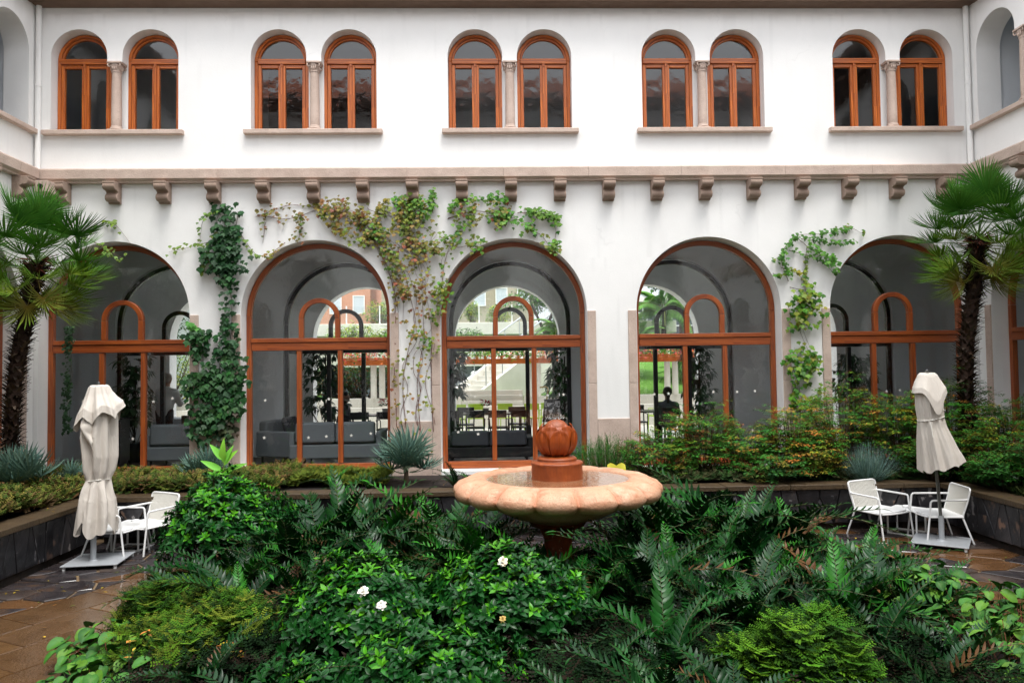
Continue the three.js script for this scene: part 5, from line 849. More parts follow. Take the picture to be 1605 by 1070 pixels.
{ reseed(380); const l = new Leaves(); // yellowed leaves fallen on the wet paving and the coping
  for (let i = 0; i < 90; i++) { const s = rnd() < 0.5 ? -1 : 1, on = rnd() < 0.35; let x = s * rr(4.4, 5.9), z = rr(2.3, 7), y = 0.012; if (on) { x = s * rr(6.04, 6.3); z = rr(2.2, 5); y = 0.668; } const a = rr(0, 6.28); l.blade(V(x, y, z), V(Math.cos(a), rr(0.02, 0.2), Math.sin(a)).normalize(), V(0, 1, 0), rr(0.03, 0.065), rr(0.015, 0.03), vary(pick([[0.3, 0.2, 0.02], [0.16, 0.08, 0.025], [0.38, 0.28, 0.03], [0.1, 0.12, 0.02]]), 0.3), { segs: 3, curl: 0.2 }); }
  const m = obj('fallen_leaves', l.geo(), softM); m.userData.kind = 'stuff'; tag(m, 'yellowed leaves fallen on the wet paving and the coping stones', 'fallen leaves'); }

// ---------- inside the ground floor ----------
const greyCloth = std({ color: C(0.15, 0.17, 0.185), roughness: 0.85, bumpMap: T.weave, bumpScale: 0.0006 }), darkCloth = std({ color: C(0.03, 0.032, 0.04), roughness: 0.8 }), paleCloth = std({ color: C(0.5, 0.53, 0.56), roughness: 0.85 });
function sofa(label, x, z, w, turn, mat, topMat = mat) {
  const t = thing('sofa', label, 'sofa', [x, FLOOR, z], turn), n = w > 1.2 ? 2 : 1;
  obj('base', box(-w / 2, w / 2, 0.14, 0.4, -0.4, 0.4, 0.03), mat, t);
  for (let i = 0; i < n; i++) { const a = -w / 2 + 0.1 + i * (w - 0.2) / n, b = a + (w - 0.2) / n; obj('seat_cushion', box(a + 0.005, b - 0.005, 0.4, 0.5, -0.22, 0.4, 0.04), mat, t); obj('back_cushion', box(a + 0.005, b - 0.005, 0.42, 0.8, -0.42, -0.23, 0.05), topMat, t); }
  for (const s of [-1, 1]) obj('armrest', box(s < 0 ? -w / 2 - 0.02 : w / 2 - 0.09, s < 0 ? -w / 2 + 0.09 : w / 2 + 0.02, 0.14, 0.62, -0.38, 0.4, 0.03), mat, t);
  for (const [px, pz] of [[-1, -1], [1, -1], [1, 1], [-1, 1]]) obj('leg', rod([px * (w / 2 - 0.1), 0, pz * 0.32], [px * (w / 2 - 0.1), 0.14, pz * 0.32], 0.018, 0.022, 8), M.iron, t);
  return t;
}
sofa('long grey sofa seen from behind through the second door', -3.35, -1.25, 1.65, Math.PI, greyCloth);
sofa('grey armchair with a dark cushion at the left of the second door', -4.42, -1.65, 0.85, 1.2, greyCloth);
{ const c = obj('cushion', new RoundedBoxGeometry(0.4, 0.38, 0.14, 3, 0.06).rotateX(-0.3).rotateY(1.2), darkCloth); c.position.set(-4.35, FLOOR + 0.68, -1.66); tag(c, 'dark scatter cushion on the grey armchair behind the second door', 'cushion'); }
sofa('low black sofa with a grey back behind the middle door', -0.55, -1.35, 1.6, Math.PI, std({ color: C(0.008, 0.008, 0.01), roughness: 0.8 }), std({ color: C(0.045, 0.05, 0.06), roughness: 0.8 })).scale.y = 0.74;
sofa('grey sofa seen from behind through the first door', -6.3, -1.3, 1.0, Math.PI, greyCloth);
const blackChair = (() => {
  const t = thing('dining_chair', 'black dining chair at the near left corner of the middle table', 'chair', [-1.35, FLOOR, -3.55], 0.2, 'black dining chairs');
  obj('seat', box(-0.21, 0.21, 0.44, 0.47, -0.21, 0.21, 0.012), M.black, t); obj('backrest', [box(-0.2, 0.2, 0.68, 0.84, 0.19, 0.215, 0.01), box(-0.2, -0.175, 0.47, 0.68, 0.19, 0.212), box(0.175, 0.2, 0.47, 0.68, 0.19, 0.212)], M.black, t);
  for (const [x, z] of [[-1, -1], [1, -1], [1, 1], [-1, 1]]) obj('leg', rod([x * 0.2, 0, z * 0.2], [x * 0.19, 0.44, z * 0.19], 0.012, 0.015, 6), M.black, t);
  for (const s of [-1, 1]) obj('arm', tube([[s * 0.2, 0.46, -0.17], [s * 0.21, 0.64, -0.15], [s * 0.21, 0.65, 0.19]], 0.011, 12, 6), M.black, t);
  return t;
})();
const chairAt = (x, z, r, l) => copy(blackChair, 'dining_chair', [x, FLOOR, z], r, l);
function diningTable(label, x, z, w, d, top, cloth) {
  const t = thing('dining_table', label, 'table', [x, FLOOR, z]);
  obj('tabletop', box(-w / 2, w / 2, 0.715, 0.745, -d / 2, d / 2, 0.006), top, t);
  for (const [px, pz] of [[-1, -1], [1, -1], [1, 1], [-1, 1]]) obj('leg', box(px * (w / 2 - 0.05) - 0.02, px * (w / 2 - 0.05) + 0.02, 0, 0.713, pz * (d / 2 - 0.05) - 0.02, pz * (d / 2 - 0.05) + 0.02, 0.004), M.black, t);
  if (cloth) { const c = obj('tablecloth', [box(-w / 2 - 0.012, w / 2 + 0.012, 0.746, 0.752, -d / 2 - 0.012, d / 2 + 0.012), box(-w / 2 - 0.012, w / 2 + 0.012, 0.5, 0.745, d / 2 + 0.006, d / 2 + 0.012), box(-w / 2 - 0.012, -w / 2 - 0.006, 0.5, 0.745, -d / 2, d / 2), box(w / 2 + 0.006, w / 2 + 0.012, 0.5, 0.745, -d / 2, d / 2)], paleCloth); c.position.set(x, FLOOR, z); tag(c, 'white cloth draped over the table by the waiter', 'tablecloth'); }
}
const blackTop = std({ color: C(0.015, 0.015, 0.018), roughness: 0.25 });
diningTable('long black dining table behind the middle door', -0.55, -4.0, 1.5, 0.7, blackTop);
diningTable('black dining table behind the second door', -3.05, -4.0, 1.3, 0.7, blackTop);
diningTable('black dining table behind the fourth door', 2.75, -4.0, 1.3, 0.7, blackTop);
diningTable('table under a white cloth behind the first door', -7.2, -3.7, 1.0, 0.7, blackTop, true);
chairAt(-0.85, -3.5, 0.0, 'black dining chair at the near side of the middle table, left of centre'); chairAt(-0.35, -3.48, -0.1, 'black dining chair at the near side of the middle table, centre'); chairAt(0.15, -3.52, -0.15, 'black dining chair at the near right of the middle table'); chairAt(-1.1, -4.5, Math.PI, 'black dining chair on the far side of the middle table, left'); chairAt(0.1, -4.5, Math.PI, 'black dining chair on the far side of the middle table, right');
chairAt(-3.35, -3.5, 0.1, 'black dining chair in front of the dark-clad diner'); chairAt(-2.75, -3.5, -0.1, 'black dining chair at the near right of the table behind the second door'); chairAt(-2.45, -4.5, Math.PI, 'black dining chair on the far side of the table behind the second door');
chairAt(2.5, -3.5, 0.1, 'black dining chair at the near left of the table behind the fourth door'); chairAt(3.4, -3.55, 0.0, 'black dining chair under the diner with the ponytail'); chairAt(2.9, -4.5, Math.PI, 'black dining chair on the far side of the table behind the fourth door'); chairAt(-6.75, -3.2, -0.4, 'black dining chair under the diner by the white cloth');
chairAt(-3.78, -3.75, -1.5, 'black dining chair under the diner in profile at the second door'); chairAt(-2.2, -3.95, 1.5, 'black dining chair under the diner at the right of the second door');
function poinsettia(label, x, y, z, s, seed) {
  reseed(seed); const t = thing('poinsettia', label, 'potted plant', [x, y, z]), l = new Leaves();
  obj('pot', lathe([[0, 0], [0.05, 0], [0.065, 0.1], [0.07, 0.11], [0, 0.1]].map(([r, h]) => [r * s, h * s]), 16), std({ color: C(0.45, 0.44, 0.42), roughness: 0.6 }), t);
  for (let i = 0; i < 60; i++) { const a = rr(0, 6.28), u = rnd(); l.blade(V(Math.cos(a) * 0.05 * s, (0.14 + 0.13 * u) * s, Math.sin(a) * 0.05 * s), V(Math.cos(a), rr(0, 0.7), Math.sin(a)).normalize(), V(0, 1, 0), rr(0.08, 0.12) * s, 0.055 * s, vary(u > 0.3 ? [0.5, 0.02, 0.02] : [0.03, 0.1, 0.02], 0.3), { segs: 2 }); }
  obj('foliage', l.geo(), softM, t).userData.kind = 'stuff';
}
poinsettia('red poinsettia on the long black table behind the middle door', -0.62, FLOOR + 0.745, -3.85, 1.05, 501);
poinsettia('red poinsettia on the table behind the second door', -2.85, FLOOR + 0.745, -3.9, 1.25, 502);
poinsettia('red poinsettia on the table behind the fourth door', 2.45, FLOOR + 0.745, -3.9, 1.0, 503);
poinsettia('red poinsettia on the white-clothed table behind the first door', -6.95, FLOOR + 0.752, -3.6, 0.9, 504);
poinsettia('orange-red poinsettia on the sideboard at the far left pane', -7.72, FLOOR + 0.9, -1.5, 1.0, 505);
{ const t = thing('sideboard', 'dark sideboard behind the left pane of the first door', 'sideboard', [-7.72, FLOOR, -1.5]); obj('body', box(-0.3, 0.3, 0.08, 0.88, -0.2, 0.2, 0.006), M.black, t); obj('top', box(-0.32, 0.32, 0.882, 0.9, -0.22, 0.22, 0.004), blackTop, t); for (const s of [-1, 1]) { obj('door', box(s < 0 ? -0.285 : 0.005, s < 0 ? -0.005 : 0.285, 0.1, 0.86, 0.201, 0.215, 0.003), M.iron, t); } obj('plinth', box(-0.27, 0.27, 0, 0.078, -0.18, 0.18), M.black, t); }
{ const t = thing('floor_lamp', 'brass swan-neck lamp beside a black and white marbled shade', 'lamp', [0.68, FLOOR, -1.6]);
  const marb = tex(256, (x, y) => { const a = fbm(x * 7, y * 7, 7, 5, 161), v = a > 0.52 ? 205 : a > 0.47 ? 90 : 30; return [v, v, v + 3]; }, [0.45, 0.45]);
  obj('stand', [rod([0, 0.0, 0], [0, 0.7, 0], 0.014, 0.014, 10), rod([0, 0, 0], [0, 0.025, 0], 0.14, 0.13, 24)], M.iron, t);
  obj('shade', lathe([[0.2, 0.7], [0.19, 0.78], [0.155, 1.08], [0.15, 1.1]], 32), std({ map: marb, roughness: 0.6, side: THREE.DoubleSide }), t);
  obj('shade_rim', lathe([[0.0, 1.1], [0.16, 1.1], [0.163, 1.13], [0, 1.13]], 32), M.black, t);
  obj('swan_neck', tube([[-0.22, 0.02, 0.05], [-0.17, 0.7, 0.05], [-0.1, 1.2, 0.05], [-0.08, 1.34, 0.05], [-0.12, 1.375, 0.05], [-0.24, 1.36, 0.05]], 0.014, 40, 8), std({ color: C(0.55, 0.38, 0.12), metalness: 0.9, roughness: 0.3 }), t); }
function potted(label, x, z, h, r, seed, c = [0.02, 0.06, 0.02], low = 0.35) {
  reseed(seed); const t = thing('potted_tree', label, 'indoor plant', [x, FLOOR, z]), l = new Leaves(), st = new Leaves();
  obj('pot', lathe([[0, 0], [0.16, 0], [0.2, 0.36], [0.215, 0.38], [0.19, 0.38], [0, 0.34]], 24), M.iron, t);
  for (let i = 0; i < 130; i++) { const a = rr(0, 6.28), y = h * lerp(low, 1, rnd()), f = Math.sqrt(rnd()) * r * (0.55 + 0.5 * noise(y * 3, a, 64, seed)), o = V(Math.cos(a) * f, y, Math.sin(a) * f); if (i % 5 === 0) st.stem(V(o.x * 0.15, Math.max(0.3, y - 0.5), o.z * 0.15), o, 0.008, [0.06, 0.045, 0.03]); for (let k = 0; k < 6; k++) { const g = a + rr(-1.3, 1.3); l.blade(o, V(Math.cos(g), rr(-0.9, 0.4), Math.sin(g)).normalize(), V(0, 1, 0.2), rr(0.12, 0.22), rr(0.05, 0.075), vary(c, 0.4), { segs: 3, curl: 0.4 }); } }
  st.stem(V(0, 0.3, 0), V(0.03, h * 0.9, 0), 0.025, [0.06, 0.045, 0.03]);
  stuffPart('foliage', l, leafM, t); stuffPart('stems', st, softM, t);
}
potted('tall dark indoor tree behind the first door', -7.55, -2.15, 2.1, 0.42, 511); potted('tall dark indoor tree behind the middle mullion of the second door', -4.05, -3.2, 2.3, 0.5, 512); potted('leafy indoor plant spreading in from the left of the middle door', -1.45, -3.1, 2.15, 0.5, 513, [0.02, 0.07, 0.03], 0.55); potted('leafy indoor tree on the right behind the middle door', 1.05, -3.1, 2.2, 0.45, 514, [0.025, 0.1, 0.02]); potted('tall indoor palm-like plant behind the middle of the fourth door', 3.95, -3.1, 2.2, 0.38, 515, [0.02, 0.075, 0.02], 0.2); potted('round-leaved indoor plant behind the fifth door', 7.5, -3.4, 1.95, 0.45, 516, [0.015, 0.07, 0.02], 0.5); potted('dark indoor plant at the left edge of the fifth door', 6.05, -2.2, 2.2, 0.3, 517, [0.015, 0.04, 0.02]);

// people: one field per garment, hands on a finer grid
function fieldMesh(bones, cell, pad = 0.03, k = 0.02) {
  const lo = V(9, 9, 9), hi = V(-9, -9, -9);
  for (const [a, b, ra, rb] of bones) for (const [p, r] of [[a, ra], [b, rb]]) { lo.min(V(p[0] - r - pad, p[1] - r - pad, p[2] - r - pad)); hi.max(V(p[0] + r + pad, p[1] + r + pad, p[2] + r + pad)); }
  const size = Math.max(hi.x - lo.x, hi.y - lo.y, hi.z - lo.z), n = Math.min(96, Math.ceil(size / cell) + 3), mid = lo.clone().add(hi).multiplyScalar(0.5), half = size / 2 * n / (n - 2);
  const mc = new MarchingCubes(n, M.white, false, false, 60000); mc.isolation = 0;
  for (let z = 0; z < n; z++) for (let y = 0; y < n; y++) for (let x = 0; x < n; x++) {
    const px = mid.x + (x - n / 2) / (n / 2) * half, py = mid.y + (y - n / 2) / (n / 2) * half, pz = mid.z + (z - n / 2) / (n / 2) * half; let s = 0;
    for (const [a, b, ra, rb] of bones) { const dx = b[0] - a[0], dy = b[1] - a[1], dz = b[2] - a[2], l = dx * dx + dy * dy + dz * dz, t = l ? clamp(((px - a[0]) * dx + (py - a[1]) * dy + (pz - a[2]) * dz) / l, 0, 1) : 0, d = Math.hypot(px - a[0] - dx * t, py - a[1] - dy * t, pz - a[2] - dz * t) - lerp(ra, rb, t); s += Math.exp(-d / k); }
    mc.field[x + y * n + z * n * n] = k * Math.log(Math.max(s, 1e-30));
  }
  mc.update(); const P = mc.positionArray.slice(0, mc.count * 3), N = mc.normalArray.slice(0, mc.count * 3);
  for (let i = 0; i < P.length; i += 3) { P[i] = P[i] * half + mid.x; P[i + 1] = P[i + 1] * half + mid.y; P[i + 2] = P[i + 2] * half + mid.z; }
  const g = new THREE.BufferGeometry(); g.setAttribute('position', new THREE.BufferAttribute(P, 3)); g.setAttribute('normal', new THREE.BufferAttribute(N, 3)); return metric(g);
}
const handGeo = (() => { // palm along +z from the wrist, thumb towards +x
  const b = [[[0, 0, -0.02], [0, 0, 0.05], 0.02, 0.022], [[-0.018, 0, 0.02], [-0.022, 0, 0.07], 0.016, 0.013], [[0.018, 0, 0.02], [0.022, 0, 0.072], 0.016, 0.013]];
  [[0.027, 0.07], [0.009, 0.078], [-0.009, 0.072], [-0.026, 0.058]].forEach(([x, L]) => { b.push([[x, 0.002, 0.075], [x * 1.15, 0.004, 0.075 + L * 0.5], 0.0085, 0.008], [[x * 1.15, 0.004, 0.075 + L * 0.5], [x * 1.1, -0.014, 0.075 + L], 0.008, 0.0068]); });
  b.push([[0.02, -0.004, 0.015], [0.048, -0.008, 0.05], 0.012, 0.0095], [[0.048, -0.008, 0.05], [0.052, -0.012, 0.082], 0.0092, 0.008]);
  return fieldMesh(b, 0.0035, 0.01, 0.004);
})();
const skinM = std({ color: C(0.36, 0.2, 0.13), roughness: 0.6 });
function person(label, x, z, turn, standing, top, bottom, hairC, long) {
  const t = thing('person', label, 'person', [x, FLOOR, z], turn), hip = standing ? 0.92 : 0.47, k = hip, lean = standing ? 0.1 : 0.05, sh = k + 0.46, hd = k + 0.68;
  const face = [[[0, k + 0.44, lean], [0, k + 0.56, lean + 0.015], 0.055, 0.05], [[0, hd, lean + 0.01], [0, hd + 0.05, lean], 0.085, 0.088], [[0, hd - 0.06, lean + 0.055], [0, hd - 0.03, lean + 0.05], 0.045, 0.05], [[0, hd - 0.015, lean + 0.1], [0, hd + 0.02, lean + 0.092], 0.013, 0.009], [[-0.022, hd - 0.06, lean + 0.096], [0.022, hd - 0.06, lean + 0.096], 0.008, 0.008], [[-0.085, hd - 0.005, lean], [-0.088, hd + 0.02, lean], 0.016, 0.018], [[0.085, hd - 0.005, lean], [0.088, hd + 0.02, lean], 0.016, 0.018]];
  const wrist = (s) => (standing ? [s * 0.16, k + 0.16, lean + 0.36] : [s * 0.13, 0.79, 0.36]), elbow = (s) => [s * 0.25, k + (standing ? 0.16 : 0.22), lean + 0.06];
  const body = [fieldMesh(face, 0.008, 0.02, 0.012)];
  for (const s of [-1, 1]) { const w = wrist(s), e = elbow(s); body.push(fieldMesh([[[lerp(e[0], w[0], 0.8), lerp(e[1], w[1], 0.8), lerp(e[2], w[2], 0.8)], w, 0.03, 0.025]], 0.01)); body.push(handGeo.clone().scale(-s, 1, 1).rotateY(-s * 0.25).translate(w[0], w[1] + 0.002, w[2] + 0.01)); }
  obj('body', body.map((g) => clean(g)), skinM, t);
  const shirt = [[[0, k, 0], [0, k + 0.2, 0.01], 0.135, 0.125], [[-0.05, k + 0.05, 0], [-0.07, k + 0.36, lean], 0.11, 0.11], [[0.05, k + 0.05, 0], [0.07, k + 0.36, lean], 0.11, 0.11], [[-0.15, sh - 0.06, lean], [0.15, sh - 0.06, lean], 0.075, 0.075], [[0, sh - 0.05, lean], [0, sh + 0.03, lean], 0.09, 0.06]];
  for (const s of [-1, 1]) shirt.push([[s * 0.19, sh - 0.06, lean], elbow(s), 0.062, 0.046], [elbow(s), wrist(s), 0.045, 0.033]);
  obj('shirt', fieldMesh(shirt, 0.014, 0.03, 0.025), top, t);
  const legs = []; for (const s of [-1, 1]) standing ? legs.push([[s * 0.09, hip, 0], [s * 0.1, 0.5, 0.02], 0.1, 0.065], [[s * 0.1, 0.5, 0.02], [s * 0.1, 0.09, -0.02], 0.062, 0.045]) : legs.push([[s * 0.09, 0.5, 0], [s * 0.11, 0.52, 0.42], 0.095, 0.068], [[s * 0.11, 0.52, 0.42], [s * 0.11, 0.1, 0.4], 0.064, 0.045]);
  obj('trousers', fieldMesh(legs, 0.014, 0.03, 0.02), bottom, t);
  for (const s of [-1, 1]) { const q = standing ? -0.02 : 0.4; obj('shoe', fieldMesh([[[s * 0.1, 0.05, q], [s * 0.11, 0.035, q + 0.17], 0.048, 0.034]], 0.012), M.black, t); }
  const hair = [[[0, hd + 0.045, lean - 0.02], [0, hd + 0.05, lean - 0.005], 0.095, 0.092], [[0, hd, lean - 0.05], [0, hd + 0.03, lean - 0.03], 0.07, 0.08]]; if (long) hair.push([[0, hd + 0.03, lean - 0.09], [0.02, hd - 0.2, lean - 0.13], 0.05, 0.025]);
  obj('hair', fieldMesh(hair, 0.012, 0.02, 0.015), std({ color: C(...hairC), roughness: 0.7 }), t);
}
const navy = std({ color: C(0.012, 0.013, 0.018), roughness: 0.85 }), darkTr = std({ color: C(0.015, 0.015, 0.018), roughness: 0.85 }), whiteSh = std({ color: C(0.66, 0.66, 0.64), roughness: 0.8 }), charcoal = std({ color: C(0.04, 0.042, 0.048), roughness: 0.85 });
person('seated person in black beside the ivy, seen through the first door', -6.75, -3.2, Math.PI - 0.4, false, navy, darkTr, [0.012, 0.01, 0.009]);
person('waiter in a white shirt bending over the white-clothed table', -7.35, -3.05, Math.PI - 0.1, true, whiteSh, darkTr, [0.3, 0.28, 0.26]);
person('seated person in dark clothes in profile, seen through the second door', -3.78, -3.75, Math.PI / 2, false, charcoal, darkTr, [0.015, 0.012, 0.01]);
person('seated person in black leaning in at the right edge of the second door', -2.2, -3.95, -Math.PI / 2, false, navy, darkTr, [0.04, 0.025, 0.018]);
person('seated person with a ponytail seen from behind through the fourth door', 3.4, -3.55, Math.PI, false, std({ color: C(0.09, 0.105, 0.12), roughness: 0.85 }), darkTr, [0.03, 0.018, 0.012], true);

// ---------- the garden beyond ----------
struct('garden_terrace', box(-30, 30, 0.55, 0.652, -10.2, -5.62), M.concrete);
struct('lawn', (() => { const g = new THREE.PlaneGeometry(60, 30, 30, 20).rotateX(-Math.PI / 2).translate(0, 0, -25.2), p = g.attributes.position; for (let i = 0; i < p.count; i++) { const x = p.getX(i), z = p.getZ(i), s = sst(1.5, 3.2, x); p.setY(i, lerp(1.35, lerp(1.45, 2.6, sst(-10, -17, z)), s)); } g.computeVertexNormals(); return metric(g); })(), std({ map: T.grass, roughness: 0.9, bumpMap: T.grain, bumpScale: 0.03 }));
{ const t = thing('garden_wall', 'pale concrete retaining wall with a ledge across the garden', 'wall', [0, 0, -9.8]);
  obj('wall', [box(-16, -1.4, 0.6, 1.55, -0.3, 0, 0.01), box(0.5, 16, 0.6, 1.55, -0.3, 0, 0.01)], M.concrete, t); obj('ledge', box(-16, 16, 0.64, 1.28, 0.001, 0.3, 0.01), M.concrete, t);
  for (const [y, z] of [[1.42, -0.05], [1.58, -0.4], [1.72, -0.75]]) obj('step', box(-1.39, 0.49, 0.6, y, z - 0.36, z, 0.008), M.concrete, t); }
{ const t = thing('garden_stairs', 'concrete staircase climbing to the upper terrace, with steel handrails', 'stairs', [-0.75, 1.35, -12.6], 0.75);
  for (let i = 0; i < 11; i++) obj('step', box(i * 0.3, (i + 1) * 0.3 + 0.02, -0.1, 0.3 + i * 0.165, -1.3, 0, 0.006), M.concrete, t);
  const strg = new THREE.Shape([new THREE.Vector2(-0.15, -0.1), new THREE.Vector2(3.3, -0.1), new THREE.Vector2(3.3, 2.2), new THREE.Vector2(-0.15, 0.35)]);
  for (const z of [0.005, -1.46]) { obj('stringer', metric(extrude(strg, 0.15, 0.005)).translate(0, 0, z), M.concrete, t); const rail = [rod([-0.1, 1.2, z + 0.07], [3.3, 3.02, z + 0.07], 0.03, 0.03, 8)]; for (let k = 0; k < 5; k++) rail.push(rod([0.05 + k * 0.78, 0.3 + k * 0.41, z + 0.07], [0.05 + k * 0.78, 1.28 + k * 0.415, z + 0.07], 0.018, 0.018, 6)); obj('handrail', rail, M.steel, t); } }
{ const t = thing('garage', 'grey-blue recessed garage front under a concrete parapet', 'garage', [0, 0, -16.2]);
  obj('front', box(-7, -0.2, 1.3, 2.5, -0.3, 0, 0.01), std({ color: C(0.16, 0.19, 0.25), roughness: 0.6 }), t); obj('parapet', box(-7.2, 0.2, 2.5, 3.25, -0.4, 0.3, 0.02), M.concrete, t);
  for (let i = 0; i < 7; i++) obj('panel', box(-6.8 + i * 0.94, -5.9 + i * 0.94, 1.35, 2.05, 0.002, 0.03, 0.006), std({ color: C(0.14, 0.17, 0.22), roughness: 0.5 }), t);
  obj('lamp_globe', metric(new THREE.SphereGeometry(0.13, 20, 14).translate(-1.15, 2.2, 0.2)), M.white, t); obj('lamp_bracket', rod([-1.15, 2.2, 0], [-1.15, 2.2, 0.12], 0.02, 0.02, 8), M.iron, t); }
{ const t = thing('pergola', 'timber pergola beam smothered in red and orange bougainvillea on paired columns', 'pergola', [0, 0, -9.7]);
  obj('beam', box(-5, 6, 2.55, 2.7, -0.06, 0.06, 0.01, 'x'), M.wood, t); obj('beam', box(-5, 6, 2.55, 2.7, -1.66, -1.54, 0.01, 'x'), M.wood, t);
  for (let i = 0; i < 44; i++) obj('slat', box(-4.95 + i * 0.25, -4.88 + i * 0.25, 2.702, 2.78, -1.9, 0.3, 0.006), M.wood, t);
  for (const x of [-4.03, -3.78, 0.68, 0.93, 4.88, 5.12]) obj('column', rod([x, 1.55, -0.12], [x, 2.55, -0.12], 0.095, 0.09, 18), M.concrete, t);
  reseed(521); const l = new Leaves(); for (let i = 0; i < 5200; i++) { const x = rr(-5, 6), y = 2.78 + 0.4 * rnd() * (0.4 + noise(x * 1.3 + 20, 3, 64, 5)), z = rr(-1.5, 0.45), red = noise(x * 0.8 + 30, z + 9, 64, 6) > (x < -1.2 ? 0.78 : 0.42), g = rr(0, 6.28); l.blade(V(x, y - (z > 0.3 ? rr(0, 0.2) : 0), z), V(Math.cos(g), rr(-0.8, 0.6), Math.sin(g)).normalize(), V(0, 1, 0.3), rr(0.06, 0.11), 0.06, vary(red && rnd() < 0.7 ? pick([[0.55, 0.06, 0.06], [0.5, 0.14, 0.05], [0.42, 0.04, 0.1]]) : pick([[0.07, 0.2, 0.03], [0.15, 0.25, 0.03], [0.04, 0.12, 0.02]]), 0.3), { segs: 2 }); }
  stuffPart('bougainvillea', l, softM, t); }
{ const t = thing('upper_terrace', 'concrete terrace deck with a glass balustrade above the garden', 'terrace', [0, 0, -21]);
  obj('deck', box(-16, 8, 3.95, 4.5, -6, 0, 0.02), M.concrete, t); for (const x of [-12, -8, -4.2, -0.4, 3.6, 7.4]) obj('support', box(x - 0.25, x + 0.25, 1.3, 3.95, -0.7, -0.2, 0.02), M.concrete, t); obj('back_wall', box(-16, 8, 1.3, 3.95, -4, -3.8), M.stoneDark, t);
  for (let i = 0; i < 16; i++) { const x = -16 + i * 1.5; obj('balustrade_pane', box(x + 0.03, x + 1.47, 4.55, 5.3, -0.16, -0.15), M.clear, t); obj('post', box(x - 0.025, x + 0.025, 4.5, 5.32, -0.19, -0.13), M.white, t); } }
function bush(name, label, cat, x, y, z, rx, ry, rz, n, L, cols, seed) {
  reseed(seed); const t = thing(name, label, cat, [x, y, z]), l = new Leaves(), st = new Leaves();
  for (let i = 0; i < n; i++) { const d = onBall(), q = Math.pow(rnd(), 0.4) * (0.75 + 0.5 * noise(d.x * 2.4 + 9, d.y * 2.4 + d.z * 2 + 9, 64, seed)), o = V(d.x * rx * q, ry + d.y * ry * q, d.z * rz * q), g = rr(0, 6.28); if (i % 40 === 0) st.stem(V(o.x * 0.2, 0, o.z * 0.2), o, 0.02, [0.08, 0.06, 0.04]); l.blade(o, V(Math.cos(g), rr(-0.5, 0.9), Math.sin(g)).normalize(), V(0, 1, 0.2), L * rr(0.7, 1.3), L * 0.42, vary(pick(cols), 0.35), { segs: 2 }); }
  stuffPart('foliage', l, softM, t); stuffPart('branches', st, softM, t); return t;
}
const yg = [[0.2, 0.32, 0.03], [0.32, 0.36, 0.03], [0.1, 0.22, 0.02]], dg = [[0.03, 0.09, 0.02], [0.05, 0.13, 0.02], [0.18, 0.08, 0.03]], mg = [[0.06, 0.18, 0.02], [0.12, 0.24, 0.03], [0.04, 0.12, 0.02]];
bush('hedge', 'dark autumnal hedge behind the garden wall, second door', 'hedge', -4.6, 1.45, -11.2, 2.2, 0.6, 0.6, 3400, 0.13, dg, 531);
bush('flowering_shrub', 'bright yellow-green shrub before the concrete terrace, second door', 'shrub', -6.1, 2.5, -18, 1.1, 0.95, 0.8, 2600, 0.16, yg, 532); bush('flowering_shrub', 'yellow-green shrub right of the first one below the terrace', 'shrub', -4.7, 2.4, -18.2, 1.0, 0.95, 0.8, 2000, 0.16, [...yg, mg[0]], 533); bush('hedge', 'green hedge at the lower left of the middle arch', 'hedge', -1.5, 3.0, -17.0, 1.1, 0.5, 0.6, 2200, 0.14, mg, 534);
bush('flowering_shrub', 'yellow shrub behind the glass balustrade, left', 'shrub', -2.3, 4.5, -22.5, 0.45, 0.55, 0.6, 900, 0.16, yg, 535); bush('flowering_shrub', 'yellow shrub behind the glass balustrade, centre', 'shrub', -1.35, 4.5, -22.8, 0.45, 0.6, 0.6, 700, 0.16, yg, 536); bush('flowering_shrub', 'yellow shrub behind the glass balustrade, right', 'shrub', -0.1, 4.3, -22.6, 0.7, 0.6, 0.6, 800, 0.16, yg, 537); bush('flowering_shrub', 'yellow shrub on the terrace seen through the second arch', 'shrub', -5.6, 4.5, -22.6, 0.9, 0.6, 0.6, 1100, 0.16, yg, 538);
bush('flowering_shrub', 'bright yellow-green shrub glimpsed through the first door', 'shrub', -10.3, 1.3, -9.9, 1.1, 1.15, 0.6, 2400, 0.13, yg, 539); bush('flowering_shrub', 'yellow shrub at the right of the first arch', 'shrub', -8.3, 1.3, -10.8, 0.6, 1.2, 0.5, 1300, 0.13, yg, 540);
function tree(label, x, y, z, h, r, n, cols, seed, L = 0.2) {
  reseed(seed); const t = thing('garden_tree', label, 'tree', [x, y, z]); obj('trunk', [rod([0, 0, 0], [0.1, h * 0.5, 0], 0.16, 0.1, 10), rod([0.1, h * 0.45, 0], [-0.6, h * 0.75, 0.2], 0.08, 0.03, 7), rod([0.1, h * 0.5, 0], [0.7, h * 0.8, -0.1], 0.08, 0.03, 7)], barkM, t);
  const l = new Leaves(), clumps = [...Array(16).keys()].map(() => { const d = onBall(); return [V(d.x * r * 0.75, h * 0.74 + d.y * h * 0.24, d.z * r * 0.75), r * rr(0.25, 0.45), pick(cols)]; });
  for (let i = 0; i < n; i++) { const [c, q, k] = pick(clumps), d = onBall(), o = c.clone().addScaledVector(d, q * Math.pow(rnd(), 0.35)), g = rr(0, 6.28); l.blade(o, V(Math.cos(g), rr(-0.8, 0.4), Math.sin(g)).normalize(), V(0, 1, 0.2), L * rr(0.7, 1.3), L * 0.4, vary(k, 0.35), { segs: 2 }); }
  stuffPart('crown', l, softM, t);
}
